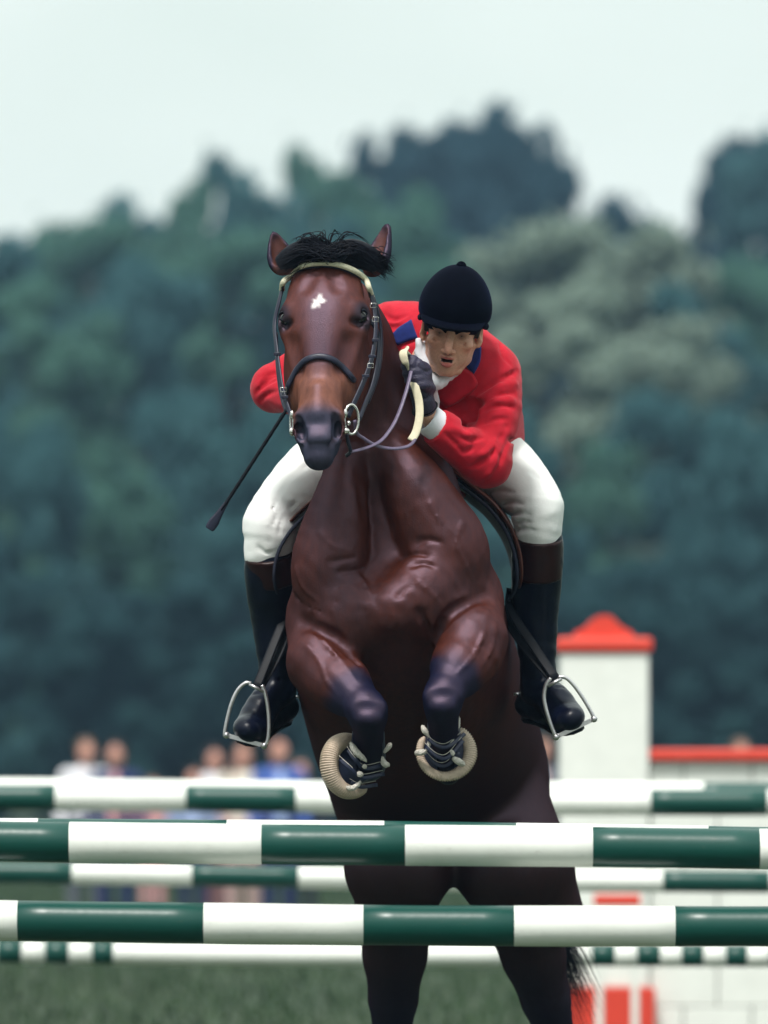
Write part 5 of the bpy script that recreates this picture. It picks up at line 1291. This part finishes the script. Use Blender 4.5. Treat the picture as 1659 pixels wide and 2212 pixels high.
TR = [  # px, top, y, width px, kind, material, label
 (20, 520, 150, 420, 'round', 'teal', 'round blue green tree, outermost at the left'),
 (90, 492, 168, 420, 'round', 'mid', 'mid green broad tree between the outermost left tree and the next'),
 (185, 470, 165, 400, 'round', 'mid', 'mid green round tree above the left edge of the photo'),
 (300, 435, 175, 380, 'round', 'teal', 'blue green round tree left of the pointed one'),
 (410, 392, 168, 300, 'round', 'mid', 'mid green round tree on the left flank of the pointed tree'),
 (474, 330, 182, 150, 'round', 'teal', 'pointed blue green tree whose tip stands alone in the left sky'),
 (560, 385, 170, 330, 'round', 'teal', 'blue green round tree between the pointed tree and the square topped one'),
 (625, 322, 185, 250, 'round', 'mid', 'square topped green tree left of the dip in the skyline'),
 (720, 372, 176, 300, 'round', 'mid', 'green round tree filling the dip above the horse'),
 (815, 300, 195, 260, 'round', 'dark', 'dark blue tree rising right of the dip in the skyline'),
 (915, 285, 198, 360, 'round', 'dark', 'dark blue round tree on the left shoulder of the highest tree'),
 (1010, 258, 200, 340, 'round', 'dark', 'tall dark tree left of the highest tip'),
 (1105, 236, 202, 330, 'round', 'dark', 'highest dark conifer with its tip over the rider'),
 (1085, 285, 197, 380, 'round', 'dark', 'broad dark tree filling under the highest tip'),
 (1195, 345, 196, 240, 'round', 'dark', 'dark ragged tree on the right slope under the highest tip'),
 (860, 420, 160, 420, 'round', 'mid', 'green round tree standing nearer, above the horse ears'),
 (690, 470, 150, 420, 'round', 'teal', 'blue green round tree standing nearer, behind the horse ears'),
 (500, 500, 150, 460, 'round', 'mid', 'mid green tree standing nearer, left of the horse ears'),
 (300, 560, 145, 460, 'round', 'teal', 'blue green tree standing nearer, left middle'),
 (120, 600, 140, 420, 'round', 'mid', 'mid green tree standing nearer at the left edge'),
 (1160, 475, 138, 560, 'round', 'olive', 'pale grey olive tree behind the rider helmet'),
 (1390, 495, 139, 540, 'round', 'olive', 'pale grey olive tree right of the helmet, the second of two'),
 (1330, 610, 131, 640, 'round', 'olive', 'lower pale olive tree right of the scarlet coat'),
 (960, 560, 138, 380, 'round', 'mid', 'mid green tree showing between the horse and the helmet'),
 (1345, 435, 185, 330, 'round', 'dark', 'dark low tree in the right dip of the skyline'),
 (1490, 400, 180, 260, 'round', 'dark', 'dark tree at the right edge of the photo'),
 (1612, 290, 190, 300, 'round', 'dark', 'tall dark tree outside the right edge with a branch reaching in'),
 (1640, 300, 185, 280, 'round', 'teal', 'blue green tree, outermost at the right'),
 (1500, 620, 136, 420, 'round', 'teal', 'blue green tree standing nearer at the right edge'),
 (1620, 560, 140, 380, 'round', 'mid', 'mid green tree standing nearer, outermost at the right'),
]
for i, (px, tp, y, wpx, k, m, lb) in enumerate(TR): tree(px, tp, y, wpx, k, m, lb, i)
names_ = ['left edge', 'left quarter', 'left of the crop', 'behind the left knee', 'behind the horse', 'behind the saddle', 'right of the right knee', 'behind the pillar', 'above the jump wall', 'outermost right']
for i, nm in enumerate(names_):
    px = 40 + i * 175; tree(px, 900 + 60 * math.sin(i * 2.1), 118 + 4 * (i % 3), 420, 'bush', ['teal', 'mid', 'teal'][i % 3], 'tall blue green bush in the middle tier of the trees, ' + nm, i)
    tree(px + 80, 1240 + 40 * math.sin(i * 1.7), 108 + 3 * (i % 2), 430, 'bush', 'hedge', 'dark low bush at the foot of the tree line, ' + nm, i + 1)
# far hill so that no gap opens under the trees
bm = bmesh.new(); bmesh.ops.create_grid(bm, x_segments=60, y_segments=12, size=1)
for v in bm.verts:
    x = v.co.x * 420; t = v.co.y * .5 + .5; v.co = (x, 225 + 120 * t, -1 + 7 * math.sin(t * math.pi / 2) + 1.5 * mnoise.noise(Vector((x * .02, t * 3, 1))))
me = bpy.data.meshes.new('hill'); bm.to_mesh(me); bm.free(); tag(link('hill', me, LM['hedge']), kind='structure')

# unseen tree belt added behind and beside the camera to block low sky light
def sky_block_wood(name, pts, label, n=110000):
    r = np.random.default_rng(5); C = []
    for (x, y, h, wd) in pts:
        for _ in range(26): 
            z = r.uniform(.1, .97); a = r.uniform(0, 6.28); q = wd * r.uniform(.3, 1) * (1 - .5 * z); C.append((x + q * math.cos(a), y + q * math.sin(a), z * h, r.uniform(.9, 1.8)))
    C = np.array(C); idx = r.integers(0, len(C), n); d = r.normal(0, 1, (n, 3)); d /= np.linalg.norm(d, axis=1)[:, None]
    cen = C[idx, :3] + d * C[idx, 3:4]; t1 = np.cross(d, r.normal(0, 1, (n, 3))); t1 /= np.linalg.norm(t1, axis=1)[:, None]; t2 = np.cross(d, t1); s_ = r.uniform(.14, .30, (n, 1))
    V = np.stack([cen - t1 * s_, cen + t2 * s_ * .6, cen + t1 * s_, cen - t2 * s_ * .6], 1).reshape(-1, 3)
    tag(link(name, mesh_np(name, V, np.arange(4 * n).reshape(-1, 4), False), LM['mid']), label=label, cat='sky_block_wood', kind='stuff')
pw = [(x, -34 + 3 * math.sin(x), 15 + 2 * math.sin(x * 1.7), 3.2) for x in range(-34, 35, 4)] + [(sx * (36 + 2 * math.sin(y)), y, 15 + 2 * math.sin(y * 1.3), 3.2) for y in range(-30, 90, 5) for sx in (-1, 1)]
sky_block_wood('sky_block_wood', pw, 'unseen belt of leafy trees added round the show field to block low sky light')
# air between the field and the trees
V, Fs = box((0, 169, 14), (900, 420, 36))
hz = merge('haze', [(V, Fs)], None, smooth=False); tag(hz, kind='stuff', label='pale blue summer haze lying over the field and the trees', cat='haze')
hm = bpy.data.materials.new('haze_air'); hm.use_nodes = True; t = hm.node_tree; t.nodes.clear()
ou = t.nodes.new('ShaderNodeOutputMaterial'); pv = t.nodes.new('ShaderNodeVolumePrincipled'); pv.inputs['Color'].default_value = (.42, .68, 1.0, 1); pv.inputs['Density'].default_value = .00048; pv.inputs['Anisotropy'].default_value = .1
t.links.new(pv.outputs[0], ou.inputs['Volume']); hz.data.materials.append(hm)
